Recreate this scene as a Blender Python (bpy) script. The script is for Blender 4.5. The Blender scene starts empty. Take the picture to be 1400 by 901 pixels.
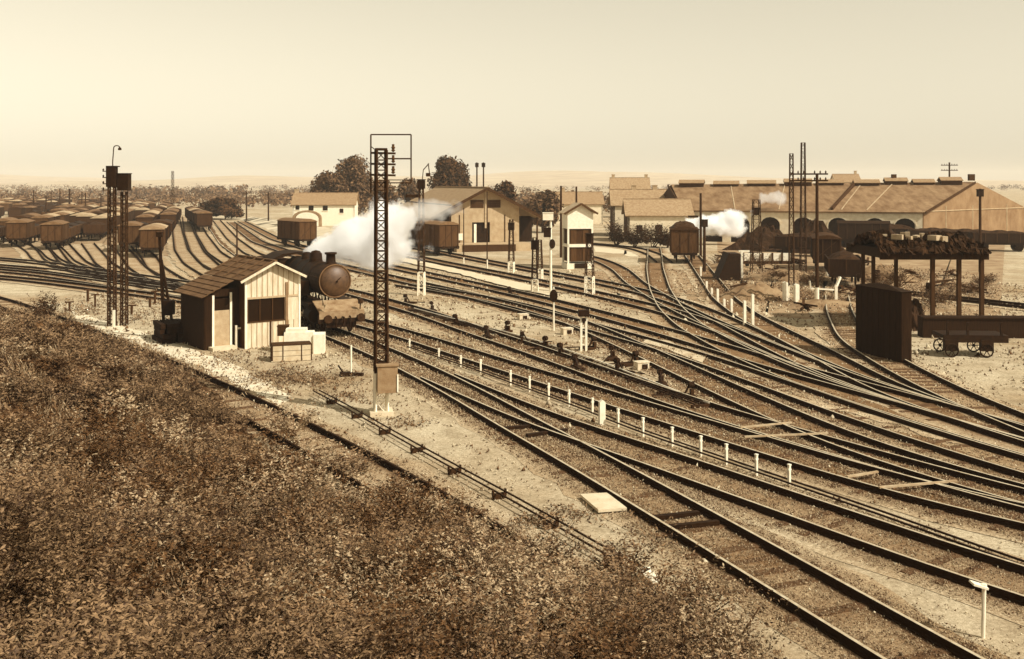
import bpy, math, random
import numpy as np
from mathutils import Vector, Matrix
R = math.radians
SC = bpy.context.scene
COL = SC.collection
random.seed(7); RNG = np.random.default_rng(11)

# ------------------------------------------------------------------ camera
CAM_H = 8.0
cam = bpy.data.cameras.new('camera'); co = bpy.data.objects.new('camera', cam); COL.objects.link(co)
co.location = (0, 0, CAM_H); co.rotation_euler = (R(90), 0, 0)
cam.sensor_width = 36; cam.lens = 36.0
cam.shift_y = -200.5/1400
cam.clip_start = 0.2; cam.clip_end = 20000
SC.camera = co

# ------------------------------------------------------------------ light
SUN_DIR = Vector((0.80, -0.52, 0.0)).normalized(); EL = R(44)
world = bpy.data.worlds.new('World'); SC.world = world; world.use_nodes = True
wn = world.node_tree; wn.nodes.clear()
sky = wn.nodes.new('ShaderNodeTexSky'); sky.sky_type = 'NISHITA'; sky.sun_disc = False
sky.sun_elevation = EL; sky.sun_rotation = math.atan2(SUN_DIR.x, SUN_DIR.y)
sky.air_density = 1.0; sky.dust_density = 0.6; sky.ozone_density = 1.0
bw = wn.nodes.new('ShaderNodeSeparateColor')      # the old plate records the blue light of the sky
tint = wn.nodes.new('ShaderNodeMix'); tint.data_type = 'RGBA'; tint.blend_type = 'MULTIPLY'
tint.inputs[0].default_value = 1.0; tint.inputs[7].default_value = (1.0, 0.915, 0.70, 1)
bg = wn.nodes.new('ShaderNodeBackground'); bg.inputs[1].default_value = 0.099
wo = wn.nodes.new('ShaderNodeOutputWorld')
wn.links.new(sky.outputs[0], bw.inputs[0]); mxs = wn.nodes.new('ShaderNodeMix'); mxs.inputs[0].default_value = .2
wn.links.new(bw.outputs[2], mxs.inputs[2]); wn.links.new(bw.outputs[0], mxs.inputs[3]); wn.links.new(mxs.outputs[0], tint.inputs[6])
wn.links.new(tint.outputs[2], bg.inputs[0]); wn.links.new(bg.outputs[0], wo.inputs[0])
sun = bpy.data.lights.new('sun', 'SUN'); so = bpy.data.objects.new('sun', sun); COL.objects.link(so)
sun.energy = 3.3; sun.angle = R(0.5); sun.color = (1.0, 0.95, 0.84)
sd = Vector((SUN_DIR.x*math.cos(EL), SUN_DIR.y*math.cos(EL), math.sin(EL)))
so.rotation_euler = sd.to_track_quat('Z', 'Y').to_euler(); so.location = (60, -30, 80)
SC.view_settings.view_transform = 'Standard'; SC.view_settings.look = 'None'
SC.view_settings.exposure = 0.65; SC.view_settings.gamma = 1.0
SC.view_settings.use_curve_mapping = False
SC.cycles.volume_bounces = 14; SC.cycles.max_bounces = 14
SC.cycles.volume_step_rate = 1.0; SC.cycles.volume_max_steps = 128

# ------------------------------------------------------------------ helpers: the ground plane seen through the lens
def G(px, py, z=0.0):
    d = 1400*(CAM_H-z)/(py-250.0)
    return ((px-700.0)*d/1400.0, d)
def at(px, d): return (px-700.0)*d/1400.0
def zat(py, d): return CAM_H-(py-250.0)*d/1400.0

# ------------------------------------------------------------------ materials (sepia print: every tone is a warm brown)
_T = [(0.0,.41,.13),(.05,.45,.16),(.12,.54,.23),(.3,.70,.39),(.55,.84,.57),(.85,.93,.75),(1.2,.95,.8)]
def sepia(L):
    for (a,g0,b0),(b,g1,b1) in zip(_T, _T[1:]):
        if L <= b:
            t = (L-a)/(b-a); g = g0+(g1-g0)*t; bl = b0+(b1-b0)*t; break
    k = L/(.32+.58*g+.10*bl)
    return (min(.95,k), min(.95,k*g), min(.95,k*bl), 1)
_M = {}
def mat(name, L, var=.35, scale=6.0, rough=.85, bump=.15, metal=0.0, stretch=(1,1,1), detail=6, island=0.0, spec=.25, ramp=(.3,.7)):
    if name in _M: return _M[name]
    m = bpy.data.materials.new(name); m.use_nodes = True; nt = m.node_tree; N = nt.nodes; K = nt.links
    b = N['Principled BSDF']; b.inputs['Roughness'].default_value = rough; b.inputs['Metallic'].default_value = metal
    b.inputs['Specular IOR Level'].default_value = spec if L > .06 or spec > .45 else min(spec, .08)
    tc = N.new('ShaderNodeTexCoord'); mp = N.new('ShaderNodeMapping'); mp.inputs['Scale'].default_value = stretch
    K.new(tc.outputs['Object'], mp.inputs[0])
    nz = N.new('ShaderNodeTexNoise'); nz.inputs['Scale'].default_value = scale; nz.inputs['Detail'].default_value = detail
    nz.inputs['Roughness'].default_value = .65
    K.new(mp.outputs[0], nz.inputs['Vector'])
    cr = N.new('ShaderNodeValToRGB'); e = cr.color_ramp.elements
    e[0].position, e[1].position = ramp; e[0].color = sepia(L*(1-var)); e[1].color = sepia(L*(1+var))
    fac = nz.outputs[0]
    if island:
        ge = N.new('ShaderNodeNewGeometry'); mx = N.new('ShaderNodeMix'); mx.inputs[0].default_value = island
        K.new(nz.outputs[0], mx.inputs[2]); K.new(ge.outputs['Random Per Island'], mx.inputs[3]); fac = mx.outputs[0]
    K.new(fac, cr.inputs[0]); K.new(cr.outputs[0], b.inputs['Base Color'])
    if bump:
        bp = N.new('ShaderNodeBump'); bp.inputs['Strength'].default_value = bump; bp.inputs['Distance'].default_value = .05
        n2 = N.new('ShaderNodeTexNoise'); n2.inputs['Scale'].default_value = scale*6; n2.inputs['Detail'].default_value = 4
        K.new(mp.outputs[0], n2.inputs['Vector']); K.new(n2.outputs[0], bp.inputs['Height']); K.new(bp.outputs[0], b.inputs['Normal'])
    _M[name] = m; return m

def ground_mat():
    m = bpy.data.materials.new('gravel_ground'); m.use_nodes = True; nt = m.node_tree; N = nt.nodes; K = nt.links
    b = N['Principled BSDF']; b.inputs['Roughness'].default_value = .95; b.inputs['Specular IOR Level'].default_value = .1
    tc = N.new('ShaderNodeTexCoord')
    def noise(s, d=5, r=.6):
        n = N.new('ShaderNodeTexNoise'); n.inputs['Scale'].default_value = s; n.inputs['Detail'].default_value = d; n.inputs['Roughness'].default_value = r
        K.new(tc.outputs['Object'], n.inputs['Vector']); return n.outputs[0]
    def ramp(f, a, b_, ca, cb):
        c = N.new('ShaderNodeValToRGB'); c.color_ramp.elements[0].position = a; c.color_ramp.elements[1].position = b_
        c.color_ramp.elements[0].color = ca; c.color_ramp.elements[1].color = cb; K.new(f, c.inputs[0]); return c.outputs[0]
    def mul(a, b_, f=1.0, mode='MULTIPLY'):
        x = N.new('ShaderNodeMix'); x.data_type = 'RGBA'; x.blend_type = mode; x.inputs[0].default_value = f
        K.new(a, x.inputs[6]); K.new(b_, x.inputs[7]); return x.outputs[2]
    c = ramp(noise(.11, 6, .6), .36, .62, sepia(.36), sepia(.62))
    c = mul(c, ramp(noise(.9, 6, .7), .33, .55, (.62,.58,.53,1), (1,1,1,1)), .8)
    c = mul(c, ramp(noise(9, 4, .75), .36, .6, (.56,.52,.47,1), (1.05,1.05,1.05,1)), .8)
    c = mul(c, ramp(noise(38, 3, .8), .36, .58, (.5,.46,.41,1), (1.08,1.08,1.08,1)), .7)
    K.new(c, b.inputs['Base Color'])
    bp = N.new('ShaderNodeBump'); bp.inputs['Strength'].default_value = .5; bp.inputs['Distance'].default_value = .06
    K.new(noise(16, 6, .8), bp.inputs['Height']); K.new(bp.outputs[0], b.inputs['Normal'])
    return m

def ballast_mat(name, Lc=.2, stain_shade=.05):
    m = bpy.data.materials.new(name); m.use_nodes = True; nt = m.node_tree; N = nt.nodes; K = nt.links
    b = N['Principled BSDF']; b.inputs['Roughness'].default_value = .95; b.inputs['Specular IOR Level'].default_value = .1
    tc = N.new('ShaderNodeTexCoord'); uv = N.new('ShaderNodeUVMap'); uv.uv_map = 'UVMap'
    sp = N.new('ShaderNodeSeparateXYZ'); K.new(uv.outputs[0], sp.inputs[0])
    def noise(s, d=5, r=.65):
        n = N.new('ShaderNodeTexNoise'); n.inputs['Scale'].default_value = s; n.inputs['Detail'].default_value = d; n.inputs['Roughness'].default_value = r
        K.new(tc.outputs['Object'], n.inputs['Vector']); return n.outputs[0]
    def math_(op, a, b_=None, c=None):
        n = N.new('ShaderNodeMath'); n.operation = op
        for i, v in enumerate((a, b_, c)):
            if v is None: continue
            if isinstance(v, (int, float)): n.inputs[i].default_value = v
            else: K.new(v, n.inputs[i])
        return n.outputs[0]
    def ramp(f, a, b_, ca, cb):
        c = N.new('ShaderNodeValToRGB'); c.color_ramp.elements[0].position = a; c.color_ramp.elements[1].position = b_
        c.color_ramp.elements[0].color = ca; c.color_ramp.elements[1].color = cb; K.new(f, c.inputs[0]); return c.outputs[0]
    def mix(f, a, b_, mode='MIX'):
        x = N.new('ShaderNodeMix'); x.data_type = 'RGBA'; x.blend_type = mode
        if isinstance(f, (int, float)): x.inputs[0].default_value = f
        else: K.new(f, x.inputs[0])
        K.new(a, x.inputs[6]); K.new(b_, x.inputs[7]); return x.outputs[2]
    u = math_('ABSOLUTE', math_('SUBTRACT', sp.outputs[0], .5)); u = math_('MULTIPLY', u, 3.2)      # metres from the centre
    nb = math_('MULTIPLY', math_('SUBTRACT', noise(1.6, 6, .75), .5), 1.5)
    base = ramp(noise(.5, 6, .7), .34, .66, sepia(Lc*.72), sepia(Lc*1.5))
    dust = ramp(noise(.11, 6, .6), .36, .62, sepia(.34), sepia(.58))
    f = math_('ADD', math_('MULTIPLY', math_('SUBTRACT', u, .75), 1.3), nb)
    f = math_('MINIMUM', math_('MAXIMUM', f, 0.0), 1.0)
    c = mix(f, base, dust)
    k = math_('ABSOLUTE', math_('SUBTRACT', u, .72))                                                  # distance to a rail: rust and oil, widened to paint in the rail's shadow
    k = math_('SUBTRACT', 1.05, math_('MULTIPLY', k, 3.6)); k = math_('ADD', k, math_('MULTIPLY', nb, .5))
    k = math_('MINIMUM', math_('MAXIMUM', k, 0.0), .9)
    st = N.new('ShaderNodeRGB'); st.outputs[0].default_value = sepia(stain_shade)
    c = mix(k, c, st.outputs[0])
    c = mix(.85, c, ramp(noise(11, 4, .75), .36, .6, (.55,.47,.4,1), (1.12,1.12,1.12,1)), 'MULTIPLY')
    c = mix(.75, c, ramp(noise(40, 3, .8), .36, .58, (.5,.42,.35,1), (1.15,1.15,1.15,1)), 'MULTIPLY')
    K.new(c, b.inputs['Base Color'])
    bp = N.new('ShaderNodeBump'); bp.inputs['Strength'].default_value = .6; bp.inputs['Distance'].default_value = .06
    K.new(noise(18, 6, .8), bp.inputs['Height']); K.new(bp.outputs[0], b.inputs['Normal'])
    return m

M_GROUND = ground_mat()
M_BALLAST = ballast_mat('ballast', .27, .04)
M_BALLAST_P = ballast_mat('dusty_ballast', .34, .09)
M_BALLAST_D = ballast_mat('dark_ballast', .17, .03)
M_RAIL = mat('rusty_rail', .016, .3, 9, .7, .1)
M_STEEL = mat('worn_rail_head', .5, .3, 5, .4, .05, metal=.25)
M_SLEEPER = mat('weathered_sleeper', .075, .5, 5, .9, .3, stretch=(1,6,1))
M_BLACK = mat('black_iron', .014, .5, 5, .65, .1)
M_DARK = mat('dark_iron', .026, .45, 6, .7, .1)
M_MAST = mat('mast_iron', .026, .5, 9, .7, .1)
M_WHITE = mat('white_paint', .78, .12, 4, .7, .08)
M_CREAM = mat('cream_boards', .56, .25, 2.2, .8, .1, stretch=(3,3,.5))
M_RENDER = mat('pale_render', .60, .14, 2, .9, .1)
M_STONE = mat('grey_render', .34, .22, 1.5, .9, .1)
M_TAR = mat('tarred_boards', .015, .5, 4, .85, .3, stretch=(4,4,.4))
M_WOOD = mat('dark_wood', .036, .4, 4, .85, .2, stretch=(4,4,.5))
M_MIDWOOD = mat('wagon_boards', .055, .35, 3, .85, .2, stretch=(3,3,.4))
M_PALEWOOD = mat('pale_wood', .48, .2, 4, .85, .1)
M_TILE = mat('roof_tiles', .22, .3, 3, .9, .3)
M_TILE_L = mat('pale_roof_tiles', .25, .35, 3, .9, .3)
M_SLATE = mat('slate_roof', .16, .45, 1.1, .85, .3, stretch=(1,.35,1))
M_FELT = mat('felt_roof', .125, .35, 3, .9, .2)
M_GLASS = mat('dark_panes', .010, .3, 2, .35, 0, spec=.2)
M_COAL = mat('coal', .024, .7, 3, .8, .8)
M_CONC = mat('concrete', .55, .15, 3, .9, .2)
M_EARTH = mat('earth', .2, .45, .8, .95, .5)
M_HILL = mat('hill_fields', .36, .35, .012, .95, 0)
M_LEAF = mat('bank_leaves', .112, .78, .75, .7, 0, island=.34, ramp=(.36,.62))
M_STRAW = mat('dry_straw', .24, .5, .4, .8, 0, island=.6)
M_LEAF_D = mat('deep_leaves', .055, .65, .75, .7, 0, island=.34, ramp=(.36,.62))
M_LEAF_L = mat('pale_leaves', .23, .6, .75, .7, 0, island=.35, ramp=(.36,.62))
M_TREE = mat('tree_leaves', .075, .6, .25, .8, 0, island=.5)
M_TREE_D = mat('dark_tree_leaves', .04, .6, .3, .8, 0, island=.5)
M_WOODS = mat('far_leaves', .10, .6, .05, .9, 0, island=.5)
M_BARK = mat('bark', .05, .4, 5, .9, .3)
M_BANK = mat('bank_soil', .045, .6, 1.2, .95, .6)
M_PORC = mat('insulator', .05, .2, 5, .3, 0)
M_SMOKEBOX = mat('sooty_paint', .055, .5, 3.5, .5, .1, spec=.5)
M_PLATE = mat('pale_plate', .36, .3, 3, .6, .1)

# ------------------------------------------------------------------ mesh builder
class MB:
    def __init__(s): s.v = []; s.f = []; s.mi = []; s.uv = None
    def add(s, vs, fs, mi=0):
        n = len(s.v); s.v += [tuple(v) for v in vs]; s.f += [tuple(i+n for i in f) for f in fs]; s.mi += [mi]*len(fs)
        return s
    def box(s, c, d, rz=0.0, mi=0, m=None):
        x, y, z = d[0]/2, d[1]/2, d[2]/2
        vs = [(-x,-y,-z),(x,-y,-z),(x,y,-z),(-x,y,-z),(-x,-y,z),(x,-y,z),(x,y,z),(-x,y,z)]
        mm = Matrix.Translation(c) @ (m if m else Matrix.Rotation(rz, 4, 'Z'))
        return s.add([mm @ Vector(v) for v in vs], [(3,2,1,0),(4,5,6,7),(0,1,5,4),(1,2,6,5),(2,3,7,6),(3,0,4,7)], mi)
    def bar(s, a, b, w, h=None, mi=0):
        a, b = Vector(a), Vector(b); h = h or w; d = b-a; L = d.length
        if L < 1e-6: return s
        q = d.to_track_quat('Z', 'Y' if abs(d.normalized().z) < .9 else 'X').to_matrix().to_4x4()
        return s.box((a+b)/2, (w, h, L), m=q, mi=mi)
    def tube(s, a, b, r0, r1=None, n=12, mi=0, cap=True):
        a, b = Vector(a), Vector(b); r1 = r0 if r1 is None else r1; d = b-a
        q = d.to_track_quat('Z', 'Y').to_matrix()
        vs = []
        for p, r in ((a, r0), (b, r1)):
            for i in range(n):
                t = 2*math.pi*i/n; vs.append(p + q @ Vector((r*math.cos(t), r*math.sin(t), 0)))
        fs = [(i, (i+1) % n, n+(i+1) % n, n+i) for i in range(n)]
        if cap: fs += [tuple(range(n-1, -1, -1)), tuple(range(n, 2*n))]
        return s.add(vs, fs, mi)
    def lathe(s, prof, c=(0,0,0), n=20, axis='Z', mi=0):
        vs = []; c = Vector(c)
        for r, z in prof:
            for i in range(n):
                t = 2*math.pi*i/n
                p = Vector((r*math.cos(t), r*math.sin(t), z))
                if axis == 'Y': p = Vector((p.x, p.z, p.y))
                vs.append(c+p)
        fs = []
        for j in range(len(prof)-1):
            for i in range(n):
                q = (j*n+i, j*n+(i+1) % n, (j+1)*n+(i+1) % n, (j+1)*n+i)
                fs.append(q if axis == 'Z' else q[::-1])
        return s.add(vs, fs, mi)
    def ring(s, c, R0, r, axis='X', n=20, k=6, mi=0):
        vs = []; c = Vector(c)
        for i in range(n):
            t = 2*math.pi*i/n
            for j in range(k):
                u = 2*math.pi*j/k; rr = R0+r*math.cos(u); h = r*math.sin(u)
                p = (h, rr*math.cos(t), rr*math.sin(t)) if axis == 'X' else (rr*math.cos(t), h, rr*math.sin(t))
                vs.append(c+Vector(p))
        fs = [(i*k+j, ((i+1) % n)*k+j, ((i+1) % n)*k+(j+1) % k, i*k+(j+1) % k) for i in range(n) for j in range(k)]
        return s.add(vs, fs, mi)
    def prism(s, pts, a, b, axis='Y', mi=0):
        n = len(pts)
        def P(p, t): return (p[0], t, p[1]) if axis == 'Y' else ((t, p[0], p[1]) if axis == 'X' else (p[0], p[1], t))
        vs = [P(p, a) for p in pts] + [P(p, b) for p in pts]
        fs = [tuple(range(n)), tuple(range(2*n-1, n-1, -1))] + [(i, n+i, n+(i+1) % n, (i+1) % n) for i in range(n)]
        return s.add(vs, fs, mi)
    def sheet(s, pts, th, mi=0):                       # a thin slab below a polygon in space
        pts = [Vector(p) for p in pts]; n = len(pts)
        nr = (pts[1]-pts[0]).cross(pts[2]-pts[0]).normalized()
        vs = pts + [p-nr*th for p in pts]
        fs = [tuple(range(n)), tuple(range(2*n-1, n-1, -1))] + [(n+i, n+(i+1) % n, (i+1) % n, i) for i in range(n)]
        return s.add(vs, fs, mi)
    def mesh(s, name, mats, smooth=False):
        me = bpy.data.meshes.new(name); me.from_pydata(s.v, [], s.f)
        for m in (mats if isinstance(mats, (list, tuple)) else [mats]): me.materials.append(m)
        if any(s.mi): me.polygons.foreach_set('material_index', s.mi)
        if s.uv is not None:
            ul = me.uv_layers.new(name='UVMap')
            for l in me.loops: ul.data[l.index].uv = s.uv[l.vertex_index]
        import bmesh
        bm = bmesh.new(); bm.from_mesh(me); bmesh.ops.recalc_face_normals(bm, faces=bm.faces); bm.to_mesh(me); bm.free()
        if smooth: me.polygons.foreach_set('use_smooth', [True]*len(me.polygons))
        me.update(); return me

def link(name, data, loc=(0,0,0), rz=0.0, parent=None):
    o = bpy.data.objects.new(name, data); COL.objects.link(o); o.location = loc; o.rotation_euler = (0,0,rz)
    if parent: o.parent = parent
    return o
def tag(o, label=None, cat=None, group=None, kind=None):
    if label: o['label'] = label
    if cat: o['category'] = cat
    if group: o['group'] = group
    if kind: o['kind'] = kind
    return o
def thing(name, label, cat, loc=(0,0,0), rz=0.0, group=None):
    return tag(link(name, None, loc, rz), label, cat, group)
def part(name, mb, m, parent, smooth=False, label=None):
    o = link(name, mb.mesh(name, m, smooth) if isinstance(mb, MB) else mb, parent=parent)
    if label: o['label'] = label
    return o
def solo(name, mb, m, label, cat, loc=(0,0,0), rz=0.0, group=None, smooth=False):
    return tag(link(name, mb.mesh(name, m, smooth) if isinstance(mb, MB) else mb, loc, rz), label, cat, group)
def struct(name, mb, m, loc=(0,0,0), rz=0.0, kind='structure', smooth=False):
    o = link(name, mb.mesh(name, m, smooth) if isinstance(mb, MB) else mb, loc, rz); o['kind'] = kind; return o
def copy_tree(o, parent=None):
    c = o.copy(); COL.objects.link(c); c.parent = parent
    for ch in list(o.children): copy_tree(ch, c)
    return c
def place(o, loc, rz, label=None, group=None):
    o.location = loc; o.rotation_euler = (0,0,rz)
    if label: o['label'] = label
    if group: o['group'] = group
    return o

# ------------------------------------------------------------------ ground, hills
def build_ground():
    xs = np.concatenate([np.linspace(-6000,-200,12), np.linspace(-150,150,31), np.linspace(200,6000,12)])
    ys = np.concatenate([np.linspace(-400,-20,4), np.linspace(0,400,41), np.linspace(500,7000,14)])
    mb = MB(); nx = len(xs)
    vs = [(x,y,0) for y in ys for x in xs]
    fs = [(j*nx+i, j*nx+i+1, (j+1)*nx+i+1, (j+1)*nx+i) for j in range(len(ys)-1) for i in range(nx-1)]
    mb.add(vs, fs); struct('ground', mb, M_GROUND)
build_ground()

def build_hills():
    mb = MB(); xs = np.linspace(-3200, 3600, 90); ys = np.linspace(2000, 4200, 16)
    vs = []
    for y in ys:
        for x in xs:
            px = 700+1400*x/y
            # low on the right, a long even ridge on the left as in the print
            h = 26+10*math.sin(x*.0021+1)+6*math.sin(x*.0057)+3*math.sin(x*.013+y*.004)
            h *= 1.0 if px < 700 else max(.55, 1-(px-700)/1800)
            t = (y-2000)/(4200-2000)
            vs.append((x, y, h*math.sin(math.pi*min(1,t*1.4)*.5)*1.25-1.0))
    nx = len(xs)
    mb.add(vs, [(j*nx+i, j*nx+i+1, (j+1)*nx+i+1, (j+1)*nx+i) for j in range(len(ys)-1) for i in range(nx-1)])
    struct('hills', mb, M_HILL, smooth=True)
build_hills()

# ------------------------------------------------------------------ the bank in front
TOE = [(-120,105),(-60,80),(-28,60.5),(-15.5,46.8),(-10.4,38.0),(-7.5,31.0),(-3.8,24.9),(.2,21.2),(3.5,18.3),(6.0,15.3),(14,11.5),(40,2)]
TP = np.array(TOE, float)
def toe_dist(x, y):
    x = np.asarray(x, float); y = np.asarray(y, float); best = np.full(x.shape, 1e9); sg = np.zeros(x.shape)
    for a, b in zip(TP[:-1], TP[1:]):
        d = b-a; L2 = d@d
        t = np.clip(((x-a[0])*d[0]+(y-a[1])*d[1])/L2, 0, 1)
        qx, qy = a[0]+t*d[0], a[1]+t*d[1]
        ds = np.hypot(x-qx, y-qy); s = np.sign((d[1])*(x-a[0])-(d[0])*(y-a[1]))
        upd = ds < best; best = np.where(upd, ds, best); sg = np.where(upd, s, sg)
    return best*sg
def wob(x, y): return np.sin(x*.9+.3*y)*np.cos(y*.7-.2*x)+.5*np.sin(x*2.1-y*1.3)+.3*np.sin(3.7*x+2.9*y)
_s = float(toe_dist(np.array([0.]), np.array([0.]))[0])
SGN = 1 if _s > 0 else -1
def bank_z(x, y):
    s = toe_dist(x, y)*SGN
    return np.where(s > 0, np.minimum(4.6, .31*s*np.clip(1.25-np.maximum(y-22, 0)*.022, .28, 1))+.10*wob(x, y)*np.clip(s/2, 0, 1), .3*s)-.05
def build_bank():
    mb = MB(); xs = np.linspace(-70, 30, 126); ys = np.linspace(-6, 90, 121)
    X, Y = np.meshgrid(xs, ys); Z = bank_z(X, Y); nx = len(xs)
    vs = list(zip(X.ravel(), Y.ravel(), Z.ravel()))
    fs = []
    for j in range(len(ys)-1):
        for i in range(nx-1):
            q = (j*nx+i, j*nx+i+1, (j+1)*nx+i+1, (j+1)*nx+i)
            if max(vs[k][2] for k in q) > -.4: fs.append(q)
    mb.add(vs, fs); struct('terrain', mb, M_BANK, smooth=True)
build_bank()

# ------------------------------------------------------------------ leaves
def leaf_mesh(name, P, Nn, S, m, aspect=.5, seed=0, axis=None):
    r = np.random.default_rng(seed); n = len(P)
    Nn = Nn/np.maximum(1e-6, np.linalg.norm(Nn, axis=1, keepdims=True))
    a = r.normal(size=(n,3)) if axis is None else axis.copy(); a -= (a*Nn).sum(1, keepdims=True)*Nn; a /= np.maximum(1e-6, np.linalg.norm(a, axis=1, keepdims=True))
    b = np.cross(Nn, a); S = S[:,None]
    V = np.empty((n,4,3)); V[:,0] = P-a*S; V[:,1] = P-b*S*aspect+Nn*S*.15; V[:,2] = P+a*S; V[:,3] = P+b*S*aspect+Nn*S*.15
    me = bpy.data.meshes.new(name); me.vertices.add(4*n); me.vertices.foreach_set('co', V.ravel().astype(np.float32))
    me.loops.add(4*n); me.loops.foreach_set('vertex_index', np.arange(4*n, dtype=np.int32))
    me.polygons.add(n); me.polygons.foreach_set('loop_start', np.arange(0,4*n,4, dtype=np.int32))
    me.polygons.foreach_set('loop_total', np.full(n,4,dtype=np.int32)) if False else None
    me.materials.append(m); me.update(calc_edges=True); me.validate(); return me
def cloud(blobs, n, r, fill=.55, rough=.55):
    vol = np.array([b[1][0]*b[1][1]*b[1][2] for b in blobs])**(2/3); vol /= vol.sum()
    P = []; Nn = []
    for (c, rad), w in zip(blobs, vol):
        k = max(4, int(n*w)); d = r.normal(size=(k,3)); d /= np.linalg.norm(d, axis=1, keepdims=True)
        q = r.uniform(fill, 1.08, (k,1))**.7
        q *= 1+.16*np.sin(d[:,:1]*7+c[0])*np.cos(d[:,1:2]*6+c[1])
        P.append(np.array(c)+d*q*np.array(rad)); Nn.append(d+r.normal(size=(k,3))*rough+np.array([0,0,.25]))
    return np.concatenate(P), np.concatenate(Nn)

def fronds(bx, by, bz, h, w, nf, nl, leaf, r):
    """arching sprays of paired leaflets: arrays of shoots (base, height, reach), nf sprays each, nl leaflet pairs a spray"""
    I = np.repeat(np.arange(len(bx)), nf); m = len(I)
    a = r.uniform(0, 2*np.pi, m); L = r.uniform(.55, 1.15, m); up = r.uniform(.55, 1.25, m)
    J = np.repeat(np.arange(m), nl[I]); n = len(J)
    t = r.uniform(.18, 1.0, n); k = I[J]; rad = w[k]*L[J]; hh = h[k]*up[J]
    ca, sa = np.cos(a[J]), np.sin(a[J])
    R_ = rad*t**1.15; Z = hh*(1.75*t-.85*t*t)
    T = np.stack([ca*rad, sa*rad, hh*(1.75-1.7*t)], 1); T /= np.linalg.norm(T, axis=1, keepdims=True)
    side = np.stack([-sa, ca, np.zeros(n)], 1)*np.where(r.uniform(size=n) < .5, 1, -1)[:,None]
    S = leaf[k]*r.uniform(.7, 1.3, n)*(1.15-.45*t)
    ax = side+T*.55+r.normal(size=(n,3))*.22; ax /= np.linalg.norm(ax, axis=1, keepdims=True)
    P = np.stack([bx[k]+ca*R_, by[k]+sa*R_, bz[k]+Z], 1)+ax*S[:,None]*1.0
    N_ = np.cross(T, side); N_ *= np.where(N_[:,2] < 0, -1, 1)[:,None]; N_ = N_+r.normal(size=(n,3))*.33
    return P, N_, S, ax
def build_undergrowth():
    r = np.random.default_rng(3)
    def spots(n0):
        x = r.uniform(-52, 12, n0); y = r.uniform(6.5, 76, n0)
        s = toe_dist(x, y)*SGN; px = 700+1400*x/y; z = bank_z(x, y); py = 250+1400*(8-z)/y
        dens = np.clip((14/np.maximum(y, 9))**1.25, 0.05, 1)
        k = (s > -.5) & (px > -60) & (px < 1300) & (py < 1120) & (py > 330) & (r.uniform(size=n0) < dens)
        k &= ~((s < .35) & (r.uniform(size=n0) < .55))
        return x[k], y[k], z[k], s[k]
    field = lambda x, y: np.sin(x*.55+1.1)*np.sin(y*.42+.4)+.7*np.sin(x*1.3-y*.9)+.5*np.sin(2.1*x+1.7*y+.5)
    # clumps of leafy shoots: tall dark hummocks, low gaps between them
    x, y, z, s = spots(230000); f = field(x, y)
    k = r.uniform(size=len(x)) < np.clip(.30+.30*f, .03, .85); x, y, z, s, f = x[k], y[k], z[k], s[k], f[k]
    h = np.clip(.46+.28*f+r.normal(size=len(x))*.16, .12, 1.3)*np.clip(.28+s*.22, .25, 1)
    h = np.minimum(h, np.maximum(.15, 6.6-z-.4)); w = (.22+.34*h)*r.uniform(.8,1.5,len(x))
    g = np.clip(13/np.maximum(y, 11), .25, 1)
    nf = np.clip(11*g**.5*(.6+h), 4, 18).astype(int); nl = np.clip(26*g**.7, 8, 26).astype(int)
    P, Nn, S, AX = fronds(x, y, z-.03, h, w, nf, nl, .037*np.clip(1+(y-13)*.026, .9, 3.0), r); n = len(P)
    print('undergrowth tufts', len(x), 'leaves', n)
    struct('undergrowth', leaf_mesh('undergrowth', P, Nn, S, M_LEAF, .36, 5, AX), None, kind='stuff')
    # dry grass blades and bare stalks standing among the leaves
    x, y, z, s = spots(150000); f = field(x*.8+3, y*.8)+.5*np.sin(3*x+2*y); k = f < -.15-.9*(r.uniform(size=len(x)) < .12)*-1; k = (f < -.75) | (r.uniform(size=len(x)) < .02)
    x, y, z, s, f = x[k], y[k], z[k], s[k], f[k]; n0 = len(x); b = 7; I = np.repeat(np.arange(n0), b); n = len(I)
    a = r.uniform(0, 6.28, n); t = r.uniform(.1,.7,n); L = r.uniform(.08,.26,n)
    ax = np.stack([np.cos(a)*t, np.sin(a)*t, np.ones(n)], 1); ax /= np.linalg.norm(ax, axis=1, keepdims=True)
    base = np.stack([x[I]+r.normal(size=n)*.06, y[I]+r.normal(size=n)*.06, z[I]+r.uniform(.1,.5,n)*np.clip(.6+f[I]*-.2, .3, 1)], 1)
    sd_ = np.stack([-np.sin(a), np.cos(a), np.zeros(n)], 1); wd = (.004*np.clip(y[I]/14,1,4))[:,None]; L = L[:,None]
    V = np.empty((n,4,3)); V[:,0] = base-sd_*wd; V[:,1] = base+sd_*wd; V[:,2] = base+ax*L+np.array([0,0,-.04])+sd_*wd*.3; V[:,3] = base+ax*L-sd_*wd*.3
    me = bpy.data.meshes.new('dry_grass'); me.vertices.add(4*n); me.vertices.foreach_set('co', V.ravel().astype(np.float32))
    me.loops.add(4*n); me.loops.foreach_set('vertex_index', np.arange(4*n, dtype=np.int32)); me.polygons.add(n); me.polygons.foreach_set('loop_start', np.arange(0,4*n,4, dtype=np.int32))
    me.materials.append(M_STRAW); me.update(calc_edges=True); me.validate()
    struct('dry_grass', me, None, kind='stuff')
build_undergrowth()

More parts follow.
